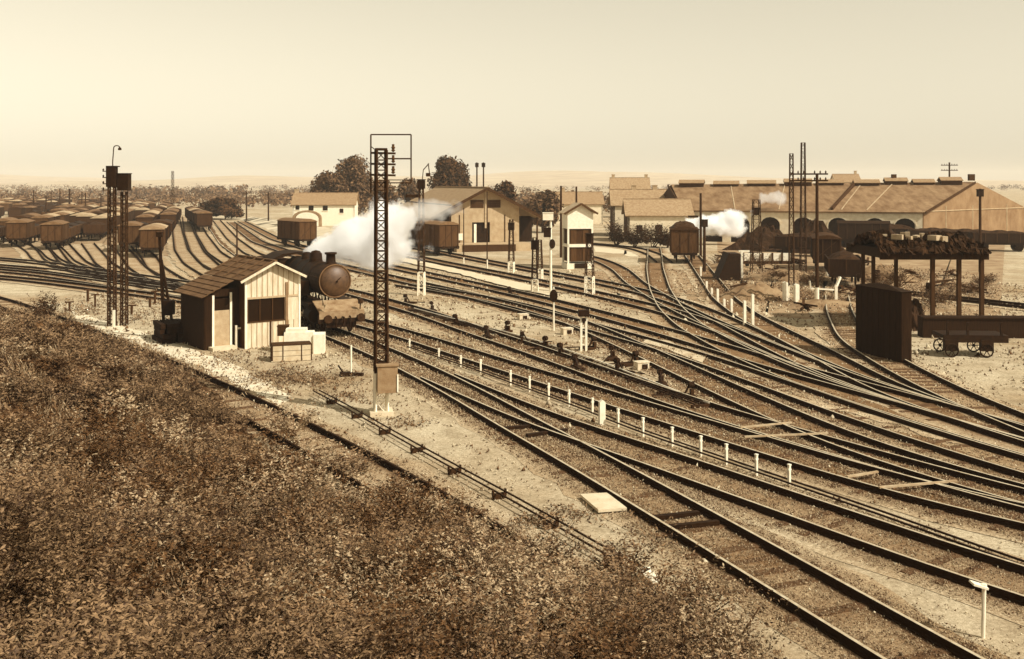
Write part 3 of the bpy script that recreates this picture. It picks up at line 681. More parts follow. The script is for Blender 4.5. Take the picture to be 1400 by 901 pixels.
# ------------------------------------------------------------------ the hut in front
def hut():
    ang = R(37); u = Vector((math.cos(ang), math.sin(ang))); 
    O = Vector((-12.85, 49.3)); rz = ang
    t = thing('wooden_hut', 'small cream boarded hut with low gabled roof and lean-to wing, standing left of the locomotive', 'hut', (O.x,O.y,0), rz)
    W, D, E, H = 2.85, 4.3, 3.42, 4.12                     # local x along the front, y to the back
    fw = MB()
    fw.box((W/2,.04,.62),(W,.08,1.24))
    fw.prism([(0,2.45),(W,2.45),(W,E),(W/2,H-.08),(0,E)], 0, .08, 'Y')
    fw.box((W-.42,.04,1.84),(.84,.08,1.22)); fw.box((.06,.04,1.84),(.12,.08,1.22))
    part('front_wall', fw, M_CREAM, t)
    b = MB()
    for i in range(11):
        xx = .05+i*(W-.1)/10; top = E+(H-.1-E)*(1-abs(xx-W/2)/(W/2))
        b.box((xx,-.012,(2.45+top)/2),(.045,.024,top-2.45)); b.box((xx,-.012,.62),(.04,.024,1.24))
    b.box((W/2,-.015,2.42),(W,.035,.1)); part('cover_strip', b, mat('strip_dark_oak', .35,.2,4), t)  # cover strips in a darker brown than the boards
    b = MB(); b.box((.03,-.02,E/2),(.1,.06,E)); b.box((W-.03,-.02,E/2),(.1,.06,E)); part('corner_post', b, M_WHITE, t)
    b = MB(); b.box((1.1,.05,1.84),(1.96,.03,1.22)); wn_ = part('window', b, M_GLASS, t)
    b = MB()
    for xx in (.14,.75,1.4,2.02): b.box((xx,.0,1.84),(.045,.05,1.22))
    b.box((1.08,.0,1.26),(1.95,.07,.06)); part('window_frame', b, M_WOOD, wn_)
    b = MB(); b.box((2.14,-.03,1.55),(.13,.05,3.1)); part('pole_strip', b, mat('mid_brown_board', .16,.3,4), t)
    b = MB(); b.box((1.3,-.02,.62),(.08,.04,1.24)); part('post', b, M_WOOD, t)
    sw = MB(); sw.box((.05,D/2+.05,E/2),(.1,D-.1,E)); sw.box((W-.05,D/2+.05,E/2),(.1,D-.1,E)); sw.box((W/2,D-.04,E/2),(W-.22,.08,E)); sw.prism([(.1,E),(W-.1,E),(W/2,H-.1)],D-.08,D,'Y'); part('side_wall', sw, M_WOOD, t)  # side walls of the cream hut coloured dark for the shade on them
    # roof: main gable and the long slope down over the wing
    sl = (H-E)/(W/2)
    def rz_(x): return H+.05-abs(x-W/2)*sl
    r = MB(); y0, y1 = -.35, D+.3; n = 9; xr = W+.16; xl = -1.95
    def rows(xa, xb, ya, yb, n):
        for i in range(n):
            a = xa+(xb-xa)*i/n; c = xa+(xb-xa)*(i+1.12)/n if i < n-1 else xb
            za, zc = rz_(a), rz_(c)
            r.sheet([(a,ya,za+.0),(a,yb,za),(c,yb,zc+.045),(c,ya,zc+.045)] if xb < xa else [(a,yb,za),(a,ya,za),(c,ya,zc+.045),(c,yb,zc+.045)], .04)
    rows(W/2, -.33, y0, y1, 4); rows(W/2, xr, y0, y1, 5); rows(-.34, xl, .55, y1-.1, 5)
    for k in range(5): r.bar((W/2-.05,y0+.1+k*1.1,H+.1),(-.3,y0+.1+k*1.1,rz_(-.3)+.1),.05)
    r.bar((W/2,y0,H+.09),(W/2,y1,H+.09),.16,.07)
    part('roof', r, mat('hut_felt', .085, .5, 2.5, .9, .3), t)
    v = MB()
    v.bar((W/2,y0-.02,H+.0),(-.36,y0-.02,rz_(-.36)-.05),.05,.11); v.bar((W/2,y0-.02,H+.0),(xr+.03,y0-.02,rz_(xr)-.05),.05,.11)
    part('bargeboard', v, M_CREAM, t)
    # the wing on the left
    yw = .75
    w = MB(); xl2 = -1.7
    w.box((xl2,yw+1.6,1.28),(.1,3.2,2.56)); w.box((xl2/2,yw+3.2,1.3),(-xl2,.08,2.6)); w.box((xl2+.22,yw,1.3),(.44,.08,2.6)); w.box((-.24,yw,1.45),(.46,.08,2.9)); w.box((-.9,yw,2.7),(.9,.08,.35))
    part('wing_wall', w, M_TAR, t)  # wing boards blackened: the shade on them is in the colour
    d = MB(); d.box((-.88,yw-.02,1.0),(.78,.05,1.72)); dr = part('door', d, mat('door_paint', .34,.2,4), t)
    d = MB(); d.box((-.88,yw-.02,2.16),(.78,.04,.55)); part('door_window', d, M_GLASS, dr)
    d = MB(); d.box((-1.32,yw-.04,1.3),(.1,.1,2.6)); d.box((-.44,yw-.04,1.35),(.1,.1,2.7)); part('door_frame', d, M_WHITE, dr)
    d = MB(); d.box((-.95,yw-.35,.08),(1.2,.6,.16)); part('step', d, M_CONC, t)
    d = MB(); d.box((-.22,yw-.2,.55),(.1,.1,1.1)); d.box((-.05,yw-.2,.95),(.4,.06,.08)); part('rail_post', d, M_WHITE, t)
hut()

def stuff_by_hut():
    # sleeper pile against the wing
    x, y = G(232, 466); t = thing('timber_stack', 'dark stack of old sleepers leaning at the left end of the hut', 'timber stack', (x,y,0), R(30))
    r = np.random.default_rng(4)
    for k in range(4):
        b = MB()
        for j in range(5): b.box((-.5+j*.26+r.normal()*.02, r.normal()*.06, .12+k*.25),(.24,2.0,.22), r.normal()*.03)
        part('sleeper_layer', b, M_TAR, t)
    # crate and white blocks
    x, y = G(398, 492); t = thing('wooden_crate', 'long pale wooden crate with dark bands lying in front of the hut', 'crate', (x,y,0), R(18))
    b = MB()
    for i in range(3): b.box((0,0,.13+i*.235),(1.72,.85,.215))
    part('boards', b, M_PALEWOOD, t)
    for xx in (-.86,-.4,.42,.86): b = MB(); b.box((xx,0,.37),(.045,.88,.74)); part('band', b, M_WOOD, t)
    b = MB(); b.box((0,0,.745),(1.74,.87,.04)); part('lid', b, M_WOOD, t)
    x, y = G(413, 482); t = thing('white_block', 'white stepped block of masonry behind the wooden crate', 'block', (x,y,0), R(6))
    b = MB(); b.box((-.12,0,.5),(1.35,.7,1.0)); part('block', b, M_WHITE, t)
    b = MB(); b.box((-.25,0,1.08),(.95,.6,.155)); part('top_step', b, M_WHITE, t)
    b = MB(); b.box((.81,0,.45),(.5,.9,.9)); part('side_block', b, M_WHITE, t)
    x, y = G(391, 478); b = MB(); b.box((0,0,.22),(.5,.5,.44)); b.box((0,0,.46),(.54,.54,.04)); b.box((0,-.26,.25),(.12,.03,.06))
    solo('dark_box', b, M_WOOD, 'small dark box with lid sitting on the back edge of the wooden crate', 'box', (x-.02,y-.5,.765), .1)
stuff_by_hut()

# ------------------------------------------------------------------ masts
def lattice(mb, h, w0, w1, z0=0.0, bays=10, t=.05, tb=.03, cx=0, cy=0):
    def C(z, i):
        w = (w0+(w1-w0)*(z-z0)/(h-z0))/2; s = ((-1,-1),(1,-1),(1,1),(-1,1))[i % 4]; return Vector((cx+s[0]*w, cy+s[1]*w, z))
    for i in range(4): mb.bar(C(z0,i), C(h,i), t)
    for k in range(bays):
        za = z0+(h-z0)*k/bays; zb = z0+(h-z0)*(k+1)/bays
        for i in range(4):
            mb.bar(C(za,i), C(zb,i+1), tb, tb*.5) if (k+i) % 2 else mb.bar(C(za,i+1), C(zb,i), tb, tb*.5)
            mb.bar(C(zb,i), C(zb,i+1), tb, tb*.6)
def big_mast():
    x, y = G(521, 566); d = y; H = zat(205, d)
    t = thing('lattice_mast', 'nearest tall dark lattice mast with rectangular frame and insulator arms on top', 'mast', (x,y,0), R(12))
    b = MB(); lattice(b, H, .40, .34, 1.45, 22, .075, .06); part('column', b, M_MAST, t)
    b = MB(); lattice(b, 1.45, .42, .40, 0, 3, .075, .04); part('column_foot', b, M_WHITE, t, label='white painted foot')
    b = MB(); b.box((0,0,.06),(.8,.8,.16)); part('base', b, M_CONC, t)
    c = MB(); c.box((.18,-.34,1.28),(.68,.42,.92)); c.box((.18,-.34,1.76),(.76,.5,.05)); cb = part('relay_box', c, mat('grey_brown_paint', .22,.25,4), t, label='grey cabinet fixed low on the mast')
    c = MB(); c.box((.52,-.57,1.15),(.05,.03,.6)); part('edge_strip', c, M_WHITE, cb)
    f = MB(); zt = zat(184, d); zb = zat(250, d); xl, xr = at(507,d)-x, at(562,d)-x
    ca, sa = math.cos(-R(12)), math.sin(-R(12))
    def Q(xx, zz): return (xx*ca, xx*sa, zz)
    f.bar(Q(xl,zt),Q(xr,zt),.045); f.bar(Q(xl,zt),Q(xl,zb-.35),.05); f.bar(Q(xr,zt),Q(xr,zb),.045); f.bar(Q(.1,zb),Q(xr,zb),.04); f.bar(Q(.1,zb+.1),Q(xr,zb+.1),.03)
    f.bar(Q(.1,zat(217,d)),Q(xr,zat(217,d)),.05); f.bar(Q(xl,zat(200,d)),Q(-.1,zat(208,d)),.03)
    part('top_frame', f, M_MAST, t)
    for py in (209, 224, 239):
        a = MB(); z = zat(py, d); a.bar(Q(xl,z),Q(.5,z-.02),.09,.07); ar = part('cross_arm', a, M_MAST, t)
        for xx in (.42,):
            i = MB(); i.lathe([(.02,0),(.07,.05),(.04,.1),(.075,.15),(.04,.2),(.05,.26),(0,.28)], Q(xx,z+.03), 10); part('insulator', i, M_PORC, ar)
    c = MB(); c.box((0,0,H+.03),(.4,.4,.06)); part('cap', c, M_MAST, t)
big_mast()

def left_masts():
    x, y = G(159, 446); d = y; t = thing('twin_mast', 'pair of dark lattice posts with boxy heads and a swan-neck lamp, left of the hut', 'mast', (x,y,0))
    x1 = at(153,d)-x; x2 = at(167,d)-x
    b = MB(); lattice(b, zat(232,d), .34, .30, 0, 24, .07, .045, x1, 0); part('tall_column', b, M_MAST, t)
    b = MB(); lattice(b, zat(262,d), .30, .26, 0, 21, .06, .04, x2, .3); part('short_column', b, M_MAST, t)
    b = MB(); z = zat(228,d); b.box((x1,0,z-.55),(.5,.45,1.15)); b.box((x1+.06,0,z+.02),(.6,.5,.06)); part('tall_head', b, M_BLACK, t)
    b = MB(); z = zat(238,d); b.box((x2+.02,.25,z-.45),(.62,.5,.95)); b.box((x2+.02,.25,z+.03),(.68,.56,.05)); b.box((x2-.35,.1,z-.7),(.5,.1,.1)); part('short_head', b, M_BLACK, t)
    b = MB(); zt = zat(202,d); p = [Vector((x1+.05,0,zat(228,d)))]+[Vector((x1+.02+.02*k,0,zat(228,d)+(zt-zat(228,d))*k/4)) for k in range(1,5)]
    for k in range(7): a = math.pi*(1-k/6); p.append(Vector((x1+.27+.17*math.cos(a),0,zt+.12*math.sin(a))))
    for a, c in zip(p, p[1:]): b.tube(a, c, .03, .03, 6)
    b.lathe([(.02,.12),(.09,.06),(.1,-.05),(0,-.06)], tuple(p[-1]+Vector((0,0,-.08))), 10); part('lamp_arm', b, M_MAST, t)
    for k in range(4): b = MB(); b.box((x1-.4,0,zat(228,d)-.25-.35*k),(.24,.05,.05)); b.lathe([(.03,0),(.06,.06),(.0,.14)],(x1-.48,0,zat(228,d)-.22-.35*k),8); part('insulator_peg', b, M_MAST, t)
    b = MB(); b.box((x1+.18,-.18,.45),(.12,.12,.95)); part('foot_post', b, M_WHITE, t)
    # leaning A-frame beside the hut
    x, y = G(228, 463); d = y; t = thing('signal_mast', 'dark A-frame signal mast with two converging legs, rising against the left end of the hut', 'mast', (x,y,0))
    zt = zat(318, d); tx = at(218,d)-x
    a = MB(); a.bar((-.12,0,0),(tx,0,zt),.13,.13); part('leg', a, M_BLACK, t)
    a = MB(); a.bar((.42,0,0),(tx+.1,0,zt-1.4),.11,.11); part('leg', a, M_BLACK, t)
    a = MB()
    for k in range(9): f = k/9; g = (k+1)/9*.9; a.bar((-.12+(tx+.12)*f,0,zt*f),(.42+(tx-.32)*g,0,(zt-1.4)*g),.045); a.bar((-.12+(tx+.12)*f*.9,0,zt*f*.9),(.42+(tx-.32)*f,0,(zt-1.4)*f),.04)
    part('lacing', a, M_BLACK, t)
    a = MB(); a.box((tx,0,zt-.1),(.3,.2,.25)); part('cap', a, M_BLACK, t)
    a = MB(); a.box((0.12,0,1.6),(.5,.35,.7)); part('gear_box', a, M_BLACK, t)
    a = MB(); a.box((.3,-.1,.5),(.6,.4,.9)); part('gear_box', a, M_BLACK, t)
left_masts()

def sig(name, px, pyb, pyt, label, cat='signal', kind='lattice', w=.35, foot=None, head=None, mt=None, group=None):
    x, y = G(px, pyb); d = y; H = zat(pyt, d); t = thing(name, label, cat, (x,y,0), R(random.uniform(-20,20)), group)
    z0 = 0
    if foot:
        z0 = zat(foot, d); b = MB()
        (lattice(b, z0, w*1.05, w, 0, 3, .07, .05) if kind == 'lattice' else b.tube((0,0,0),(0,0,z0),w*.55,w*.55,10)); part('foot', b, M_WHITE, t, label='white painted foot')
    b = MB()
    if kind == 'lattice': lattice(b, H, w, w*.6, z0, max(6,int((H-z0)/.55)), .06, .04)
    else: b.tube((0,0,z0),(0,0,H),w/2,w/2.6,10)
    part('column', b, mt or M_MAST, t)
    for h in (head or []):
        kind_, dz, dx = h; b = MB()
        if kind_ == 'arm': b.box((dx+.5*(1 if dx >= 0 else -1),0,dz),(1.1,.04,.22)); m = M_DARK; nm = 'arm'
        elif kind_ == 'disc': b.lathe([(0,-.04),(.20,-.04),(.22,0),(.20,.04),(0,.04)],(dx,-.12,0),18,'Y'); b.v = [(p_[0]-0, p_[1], dz+p_[2]*1.6) for p_ in b.v]; m = M_BLACK; nm = 'disc'
        elif kind_ == 'box': b.box((dx,0,dz),(.5,.4,.62)); b.box((dx,0,dz+.34),(.58,.48,.05)); m = M_BLACK; nm = 'signal_head'
        elif kind_ == 'wbox': b.box((dx,0,dz),(.75,.3,.5)); b.box((dx,0,dz+.28),(.8,.36,.05)); m = M_WHITE; nm = 'signal_head'
        elif kind_ == 'hook':
            b.bar((dx,0,dz-1.0),(dx+.15,0,dz+.3),.05); b.bar((dx+.15,0,dz+.3),(dx+.55,0,dz+.75),.06); b.bar((dx+.5,0,dz+.75),(dx+.6,0,dz),.06); b.box((dx+.5,0,dz-.05),(.3,.2,.25)); m = M_MAST; nm = 'lamp_bracket'
        elif kind_ == 'ladder':
            b.bar((dx-.15,-.3,0),(dx-.15,-.3,dz),.03); b.bar((dx+.15,-.3,0),(dx+.15,-.3,dz),.03)
            for k in range(int(dz/.35)): b.bar((dx-.15,-.3,.2+k*.35),(dx+.15,-.3,.2+k*.35),.025)
            m = M_MAST; nm = 'ladder'
        elif kind_ == 'tele':
            for s in (-1,1):
                for k in range(3): b.lathe([(.03,0),(.06,.08),(.03,.14),(0,.2)],(dx+s*(.35+.35*k),0,dz+.05),6)
            b.box((dx,0,dz),(2.4,.1,.1)); m = M_MAST; nm = 'cross_arm'
        part(nm, b, m, t)
    return t
sig('signal_mast', 576, 404, 250, 'dark lattice signal mast on white foot with bent lamp bracket on top', foot=372, w=.42, head=[('hook',zat(238,73),0),('box',zat(252,73),0),('arm',zat(268,73),-.1)])
sig('signal_mast', 699, 373, 300, 'thin lattice signal post with white foot, in front of the goods shed door', foot=358, w=.45, head=[('box',zat(310,91),0)])
sig('signal_mast', 731, 400, 325, 'dark post with white foot in the signal group left of the white cabin', foot=382, w=.4, head=[('box',zat(335,75),0)])
sig('signal_mast', 738, 382, 328, 'slim dark lattice post at the back of the signal group', foot=368, w=.4)
sig('signal_mast', 753, 402, 296, 'white post carrying pale signal boxes, in the signal group beside the white cabin', kind='pole', w=.2, mt=M_WHITE, head=[('wbox',zat(296,74),-.2),('box',zat(318,74),-.25),('disc',zat(333,74),.1)])
sig('dwarf_signal', 757, 452, 392, 'thin white post with dark oval signal disc among the tracks', kind='pole', w=.1, mt=M_WHITE, head=[('disc',zat(404,55.5),0)])
sig('signal_mast', 806, 403, 320, 'lattice signal mast on a broad white foot in front of the white cabin', foot=378, w=.55, head=[('box',zat(326,73),0)])
def double_post():
    x, y = G(798, 480); t = thing('signal_post', 'white double post with dark top box standing between the tracks', 'signal', (x,y,0), .1); d = y
    for s in (-1,1):
        b = MB(); b.box((s*.12,0,zat(432,d)/2),(.1,.1,zat(432,d))); part('post', b, M_WHITE, t)
    b = MB(); b.box((0,0,zat(428,d)),(.5,.35,.3)); b.box((0,0,zat(437,d)),(.2,.2,.14)); part('top_box', b, M_BLACK, t)
    for k in range(4): b = MB(); b.box((0,0,.3+k*.4),(.2,.05,.05)); part('rung', b, M_WHITE, t)
double_post()
sig('lattice_tower', 1034, 372, 273, 'short dark lattice tower in front of the engine shed arches', 'tower', w=.9, head=[('box',zat(290,90),0)])
sig('lattice_mast', 1082, 412, 210, 'slightly shorter of the two tall dark masts on the right', 'mast', w=.34, foot=391)
sig('lattice_mast', 1098, 372, 195, 'tallest thin dark mast on the right, rising above the engine shed roof', 'mast', w=.5)
sig('telegraph_pole', 1117, 416, 238, 'telegraph pole with two insulator arms beside the tall dark masts', 'telegraph pole', kind='pole', w=.24, foot=393, head=[('tele',zat(238,68),-.5),('tele',zat(247,68),-.5)])
sig('telegraph_pole', 1298, 322, 222, 'telegraph pole showing above the ridge of the engine shed', 'telegraph pole', kind='pole', w=.32, head=[('tele',zat(226,156),0),('tele',zat(233,156),0)])
sig('pole', 1340, 372, 258, 'dark pole in front of the pale engine shed gable', 'pole', kind='pole', w=.28, head=[('box',zat(264,92),0)])
sig('telegraph_pole', 652, 318, 222, 'left one of the twin poles behind the goods shed ridge', 'telegraph pole', kind='pole', w=.3, head=[('box',zat(226,165),0)])
sig('telegraph_pole', 661, 318, 222, 'right one of the twin poles behind the goods shed ridge', 'telegraph pole', kind='pole', w=.3, head=[('box',zat(226,165),0)])
sig('lattice_mast', 236, 300, 234, 'distant lattice mast at the end of the pale footpath', 'mast', w=.6)
sig('pole', 324, 349, 306, 'thin black pole just behind the hut roof', 'pole', kind='pole', w=.2)
sig('pole', 634, 360, 284, 'thin pole before the left doors of the goods shed', 'pole', kind='pole', w=.12, foot=352)
sig('pole', 666, 370, 262, 'thin tall pole before the middle of the goods shed gable', 'pole', kind='pole', w=.12, foot=355)
sig('pole', 767, 352, 254, 'dark pole left of the white signal cabin', 'pole', kind='pole', w=.28)
sig('pole', 788, 345, 255, 'dark pole rising behind the white signal cabin roof', 'pole', kind='pole', w=.28)
sig('pole', 958, 352, 264, 'leaning dark pole right above the dark wagon', 'pole', kind='pole', w=.3, head=[('arm',zat(296,110),-.3)])
sig('lamp_post', 963, 372, 302, 'dark post beside the right end of the dark wagon', 'post', kind='pole', w=.3, head=[('box',zat(306,91),0)])
sig('pole', 337, 302, 262, 'far telegraph pole right of the dark trees', 'pole', kind='pole', w=.35, head=[('tele',zat(264,215),0)])
sig('pole', 367, 302, 264, 'far bare pole left of the white house', 'pole', kind='pole', w=.35)
for i, (px, t_, b_) in enumerate([(46,260,300),(63,268,308),(82,258,300),(95,258,298),(112,262,296),(117,264,300),(70,262,292),(138,264,300)]):
    sig('pole', px, b_, t_, 'dark thin pole rising among the crowded wagons', 'pole', kind='pole', w=.5 if i in (3,) else .3, group='poles among the crowded wagons')

# ------------------------------------------------------------------ wires, rods, small gear
def sweepline(pts, z, r, n=5):
    w = smooth(resample(np.array([G(*p) for p in pts]), .8), 5); return w
def rods():
    pts = [(432,541),(470,561),(547,606),(600,636),(650,664),(693,687),(735,711),(772,733),(820,762),(870,790)]
    w = sweepline(pts, 0, 0); o = w[len(w)//2]; t = thing('point_rodding', 'pair of dark signal rods on roller stands running along the gravel beside the near siding', 'signal rods', (o[0],o[1],0))
    nr, _ = normals(w)
    for s in (-1,1):
        b = MB(); sweep(b, w-o+nr*.11*s, [(-.018,-.018),(.018,-.018),(.018,.018),(-.018,.018)], .2); part('rod', b, M_RAIL, t)
    k = 2
    while k < len(w):
        p = w[k]-o; a = math.atan2(nr[k,1], nr[k,0]); b = MB(); b.box((p[0],p[1],.07),(.36,.1,.14),a); b.box((p[0]+nr[k,0]*.18,p[1]+nr[k,1]*.18,.15),(.03,.08,.16),a); b.box((p[0]-nr[k,0]*.18,p[1]-nr[k,1]*.18,.15),(.03,.08,.16),a); part('roller_stand', b, M_DARK, t); k += 3
rods()
WB = [(560,478),(600,492),(630,502),(657,511),(698,527),(724,536),(750,546),(778,556),(810,568),(845,584),(879,597),(919,611),(958,624),(993,636),(1034,651),(1079,666)]
def wireposts():
    for i, (px, py) in enumerate(WB):
        x, y = G(px, py); b = MB(); h = .58 if py > 505 else .5; b.box((0,0,h/2),(.065,.065,h)); b.box((0,0,h+.01),(.085,.085,.03)); b.tube((-.05,0,h-.12),(.05,0,h-.12),.035,.035,8)
        solo('wire_post', b, M_WHITE, 'short white wire post in the long row beside the middle tracks', 'post', (x,y,0), R(random.uniform(15,40)), 'short white wire posts')
    w = sweepline(WB+[(1140,688),(1240,722),(1320,754),(1440,795)], 0, 0); o = w[len(w)//2]; nr, _ = normals(w)
    t = thing('signal_wires', 'low double line of signal wires strung along the short white posts', 'wires', (o[0],o[1],0))
    for s, z in ((-.12,.16),(.12,.16)):
        b = MB(); sweep(b, w-o+nr*s, [(-.022,-.02),(.022,-.02),(.022,.02),(-.022,.02)], z); part('wire', b, M_RAIL, t)
    x, y = G(823, 581); b = MB(); b.box((0,0,.38),(.2,.14,.76)); b.prism([(-.1,.76),(.1,.76),(0,.84)],-.07,.07,'Y')
    solo('marker_post', b, M_WHITE, 'thick white marker post, broader than the wire posts beside it', 'post', (x,y,0), .3)
wireposts()
for i, (px, py, h, g) in enumerate([(958,378,.8,0),(966,396,.6,0),(973,404,.5,0),(981,414,.9,0),(990,420,.5,0),(1000,427,.8,0),(1018,446,1.4,1),(1029,446,1.75,1),(1079,412,1.3,2),(1089,416,1.3,2)]):
    x, y = G(px, py); b = MB(); w_ = .14 if g < 2 else .28; b.box((0,0,h/2),(w_,w_,h)); b.prism([(-w_/2,h),(w_/2,h),(0,h+.06)],-w_/2,w_/2,'Y')
    lab = ['short white post along the curved track right of the dark wagon', None, None][g]
    if g == 1: lab = ['shorter of the pair of thin white posts at the bend of the curved track','taller of the pair of thin white posts at the bend of the curved track'][i-6]
    if g == 2: lab = ['stout white post wrapped round the foot of the tall dark mast','stout white post standing just right of the tall dark mast foot'][i-8]
    solo('white_post', b, M_WHITE, lab, 'post', (x-(.35 if i == 8 else 0),y-(.3 if i == 8 else 0),0), .2, 'white posts along the curved track' if g == 0 else None)
def small_gear():
    for i, (px, py, lab) in enumerate([(715,437,'white box with dark opening beside the point rods, left of the dwarf signal'),(775,457,'white box left of the white double post'),(877,505,'white box lying at the right end of the cranks')]):
        x, y = G(px, py); t = thing('cable_box', lab, 'box', (x,y,0), R(20)); b = MB(); b.box((0,0,.16),(.55,.4,.32)); b.box((0,0,.33),(.6,.45,.04)); part('case', b, M_CREAM, t); b = MB(); b.box((.06,-.21,.15),(.26,.03,.2)); part('opening', b, M_BLACK, t)
    lv = [(690,455),(722,470),(805,478),(836,492),(852,510),(862,500),(905,528),(935,545),(700,404),(628,445),(592,426),(560,415),(742,478),(772,488),(668,462),(790,505)]
    for i, (px, py) in enumerate(lv):
        x, y = G(px, py); t = thing('point_lever', 'small dark crank and lever set between the tracks', 'point lever', (x,y,0), R(random.uniform(0,180)), 'cranks and levers between the tracks')
        b = MB(); b.box((0,0,.06),(.9,.4,.12)); b.box((.3,0,.2),(.12,.2,.3)); part('base', b, M_DARK, t)
        b = MB(); b.bar((.0,0,.1),(.28,.05,.62),.06); b.tube((.2,.05,.5),(.4,.05,.5),.12,.12,10); part('lever', b, M_BLACK, t)
        b = MB(); b.bar((-1.2,.12,.14),(.3,.12,.14),.045); part('rod', b, M_RAIL, t)
    # long rod run with rollers behind T4
    w = sweepline([(560,425),(640,447),(700,462),(760,481),(830,506),(900,535),(960,558)],0,0); o = w[len(w)//2]; nr,_ = normals(w)
    t = thing('rod_run', 'long run of several low signal rods with rollers between the middle tracks', 'signal rods', (o[0],o[1],0))
    for s in (-.3,-.1,.1,.3):
        b = MB(); sweep(b, w-o+nr*s, [(-.02,-.02),(.02,-.02),(.02,.02),(-.02,.02)], .16); part('rod', b, M_RAIL if s < .2 else M_WHITE, t)
    for k in range(1,len(w),3):
        p = w[k]-o; b = MB(); b.box((p[0],p[1],.07),(.85,.12,.14),math.atan2(nr[k,1],nr[k,0])); part('roller', b, M_DARK, t)
    x, y = G(824, 691); b = MB()
    q = [G(793,682),G(830,680),G(857,701),G(818,704)]; b.sheet([(a-x,c-y,.055) for a,c in q], .07)
    solo('concrete_slab', b, M_CONC, 'pale square concrete slab lying beside the main track', 'slab', (x,y,0))
    x, y = G(1344, 872); d = y; t = thing('lamp_post', 'slim white post with small sloping shade, bottom right corner', 'post', (x,y,0))
    H = zat(800, d); b = MB(); b.tube((0,0,0),(.02,0,H),.035,.035,10); part('post', b, M_WHITE, t)
    b = MB(); b.sheet([(-.2,-.1,H+.06),(.06,-.1,H-.02),(.06,.1,H-.02),(-.2,.1,H+.06)], .035); b.tube((.02,0,H-.04),(.02,0,H+.02),.05,.05,8); part('shade', b, M_WHITE, t)
    x, y = G(480, 514); t = thing('signal_stake', 'slim white stake with dark foot gear between hut and tall lattice mast', 'stake', (x,y,0)); d = y
    b = MB(); b.tube((0,0,0),(0,0,zat(472,d)),.04,.04,8); part('stake', b, M_WHITE, t)
    b = MB(); b.box((-.2,0,.08),(.5,.35,.16),.3); b.box((.3,.05,.06),(.4,.2,.12),-.2); b.bar((-.3,0,.1),(-.55,.1,.42),.05); part('foot_gear', b, M_BLACK, t)
    for i, (px, py) in enumerate([(555,548),(455,502),(130,420),(205,420),(120,412),(95,425),(60,432),(180,430),(212,415)]):
        if i < 2: continue
        x, y = G(px, py); b = MB(); h = .55 if i % 2 else .8; b.box((0,0,h/2),(.12,.12,h)); b.box((.0,0,h),(.5,.08,.08))
        solo('fence_stump', b, M_WOOD, 'dark wooden stump with short rail on the waste ground left of the hut', 'stump', (x,y,0), random.uniform(0,1), 'stumps left of the hut')
small_gear()

# ------------------------------------------------------------------ goods wagons
def wheelset(parent, Lw, m=M_BLACK, sub=False):
    for yy in (-Lw*.3, Lw*.3):
        for s in (-1,1):
            w = MB(); w.ring((s*.74,yy,.5),.44,.055,'X',18,6); w.tube((s*.7,yy,.5),(s*.8,yy,.5),.38,.38,14); part('wheel', w, m, parent)
def make_van(label, L=6.0, W=2.35, bh=1.95, body=None, roof=None, group=None, loc=(0,0,0), rz=0):
    t = thing('goods_van', label, 'goods wagon', loc, rz, group); body = body or M_MIDWOOD
    b = MB(); b.box((0,0,1.05+bh/2),(W,L,bh)); bo = part('body', b, body, t)
    b = MB()
    for s in (-1,1):
        for k in range(7): b.box((s*(W/2+.02),-L/2+.05+k*(L-.1)/6,1.05+bh/2),(.05,.09,bh))
        for k in range(4): b.box((-W/2+.05+k*(W-.1)/3,s*(L/2+.02),1.05+bh/2),(.09,.05,bh))
        b.bar((s*(W/2+.025),-.75,1.1),(s*(W/2+.025),.75,1.05+bh),.06,.04)
        b.bar((-W/2+.1,s*(L/2+.025),1.1),(W/2-.1,s*(L/2+.025),1.05+bh),.06,.04)
    part('body_rib', b, M_WOOD, bo)  # ribs and braces fixed over the body boards
    b = MB()
    for s in (-1,1): b.box((s*(W/2+.05),0,1.1+bh*.46),(.05,1.5,bh*.9))
    part('door', b, body, bo)
    b = MB(); n = 8; P_ = [(-W/2-.1+(W+.2)*i/n, 1.05+bh+.32*math.sin(math.pi*i/n)) for i in range(n+1)]; b.prism(P_+[(W/2+.1,1.0+bh),(-W/2-.1,1.0+bh)],-L/2-.12,L/2+.12,'Y'); part('roof', b, roof or M_FELT, t)
    b = MB(); b.box((0,0,.93),(W-.2,L,.24)); 
    for yy in (-L*.3,L*.3):
        for s in (-1,1): b.box((s*.95,yy,.62),(.14,.9,.4))
    part('underframe', b, M_BLACK, t); wheelset(t, L)
    for s in (-1,1):
        for e in (-1,1): c = MB(); c.tube((s*.87,e*L/2,.95),(s*.87,e*(L/2+.45),.95),.08,.08,8); c.tube((s*.87,e*(L/2+.42),.95),(s*.87,e*(L/2+.5),.95),.2,.2,12); part('buffer', c, M_BLACK, t)
    return t
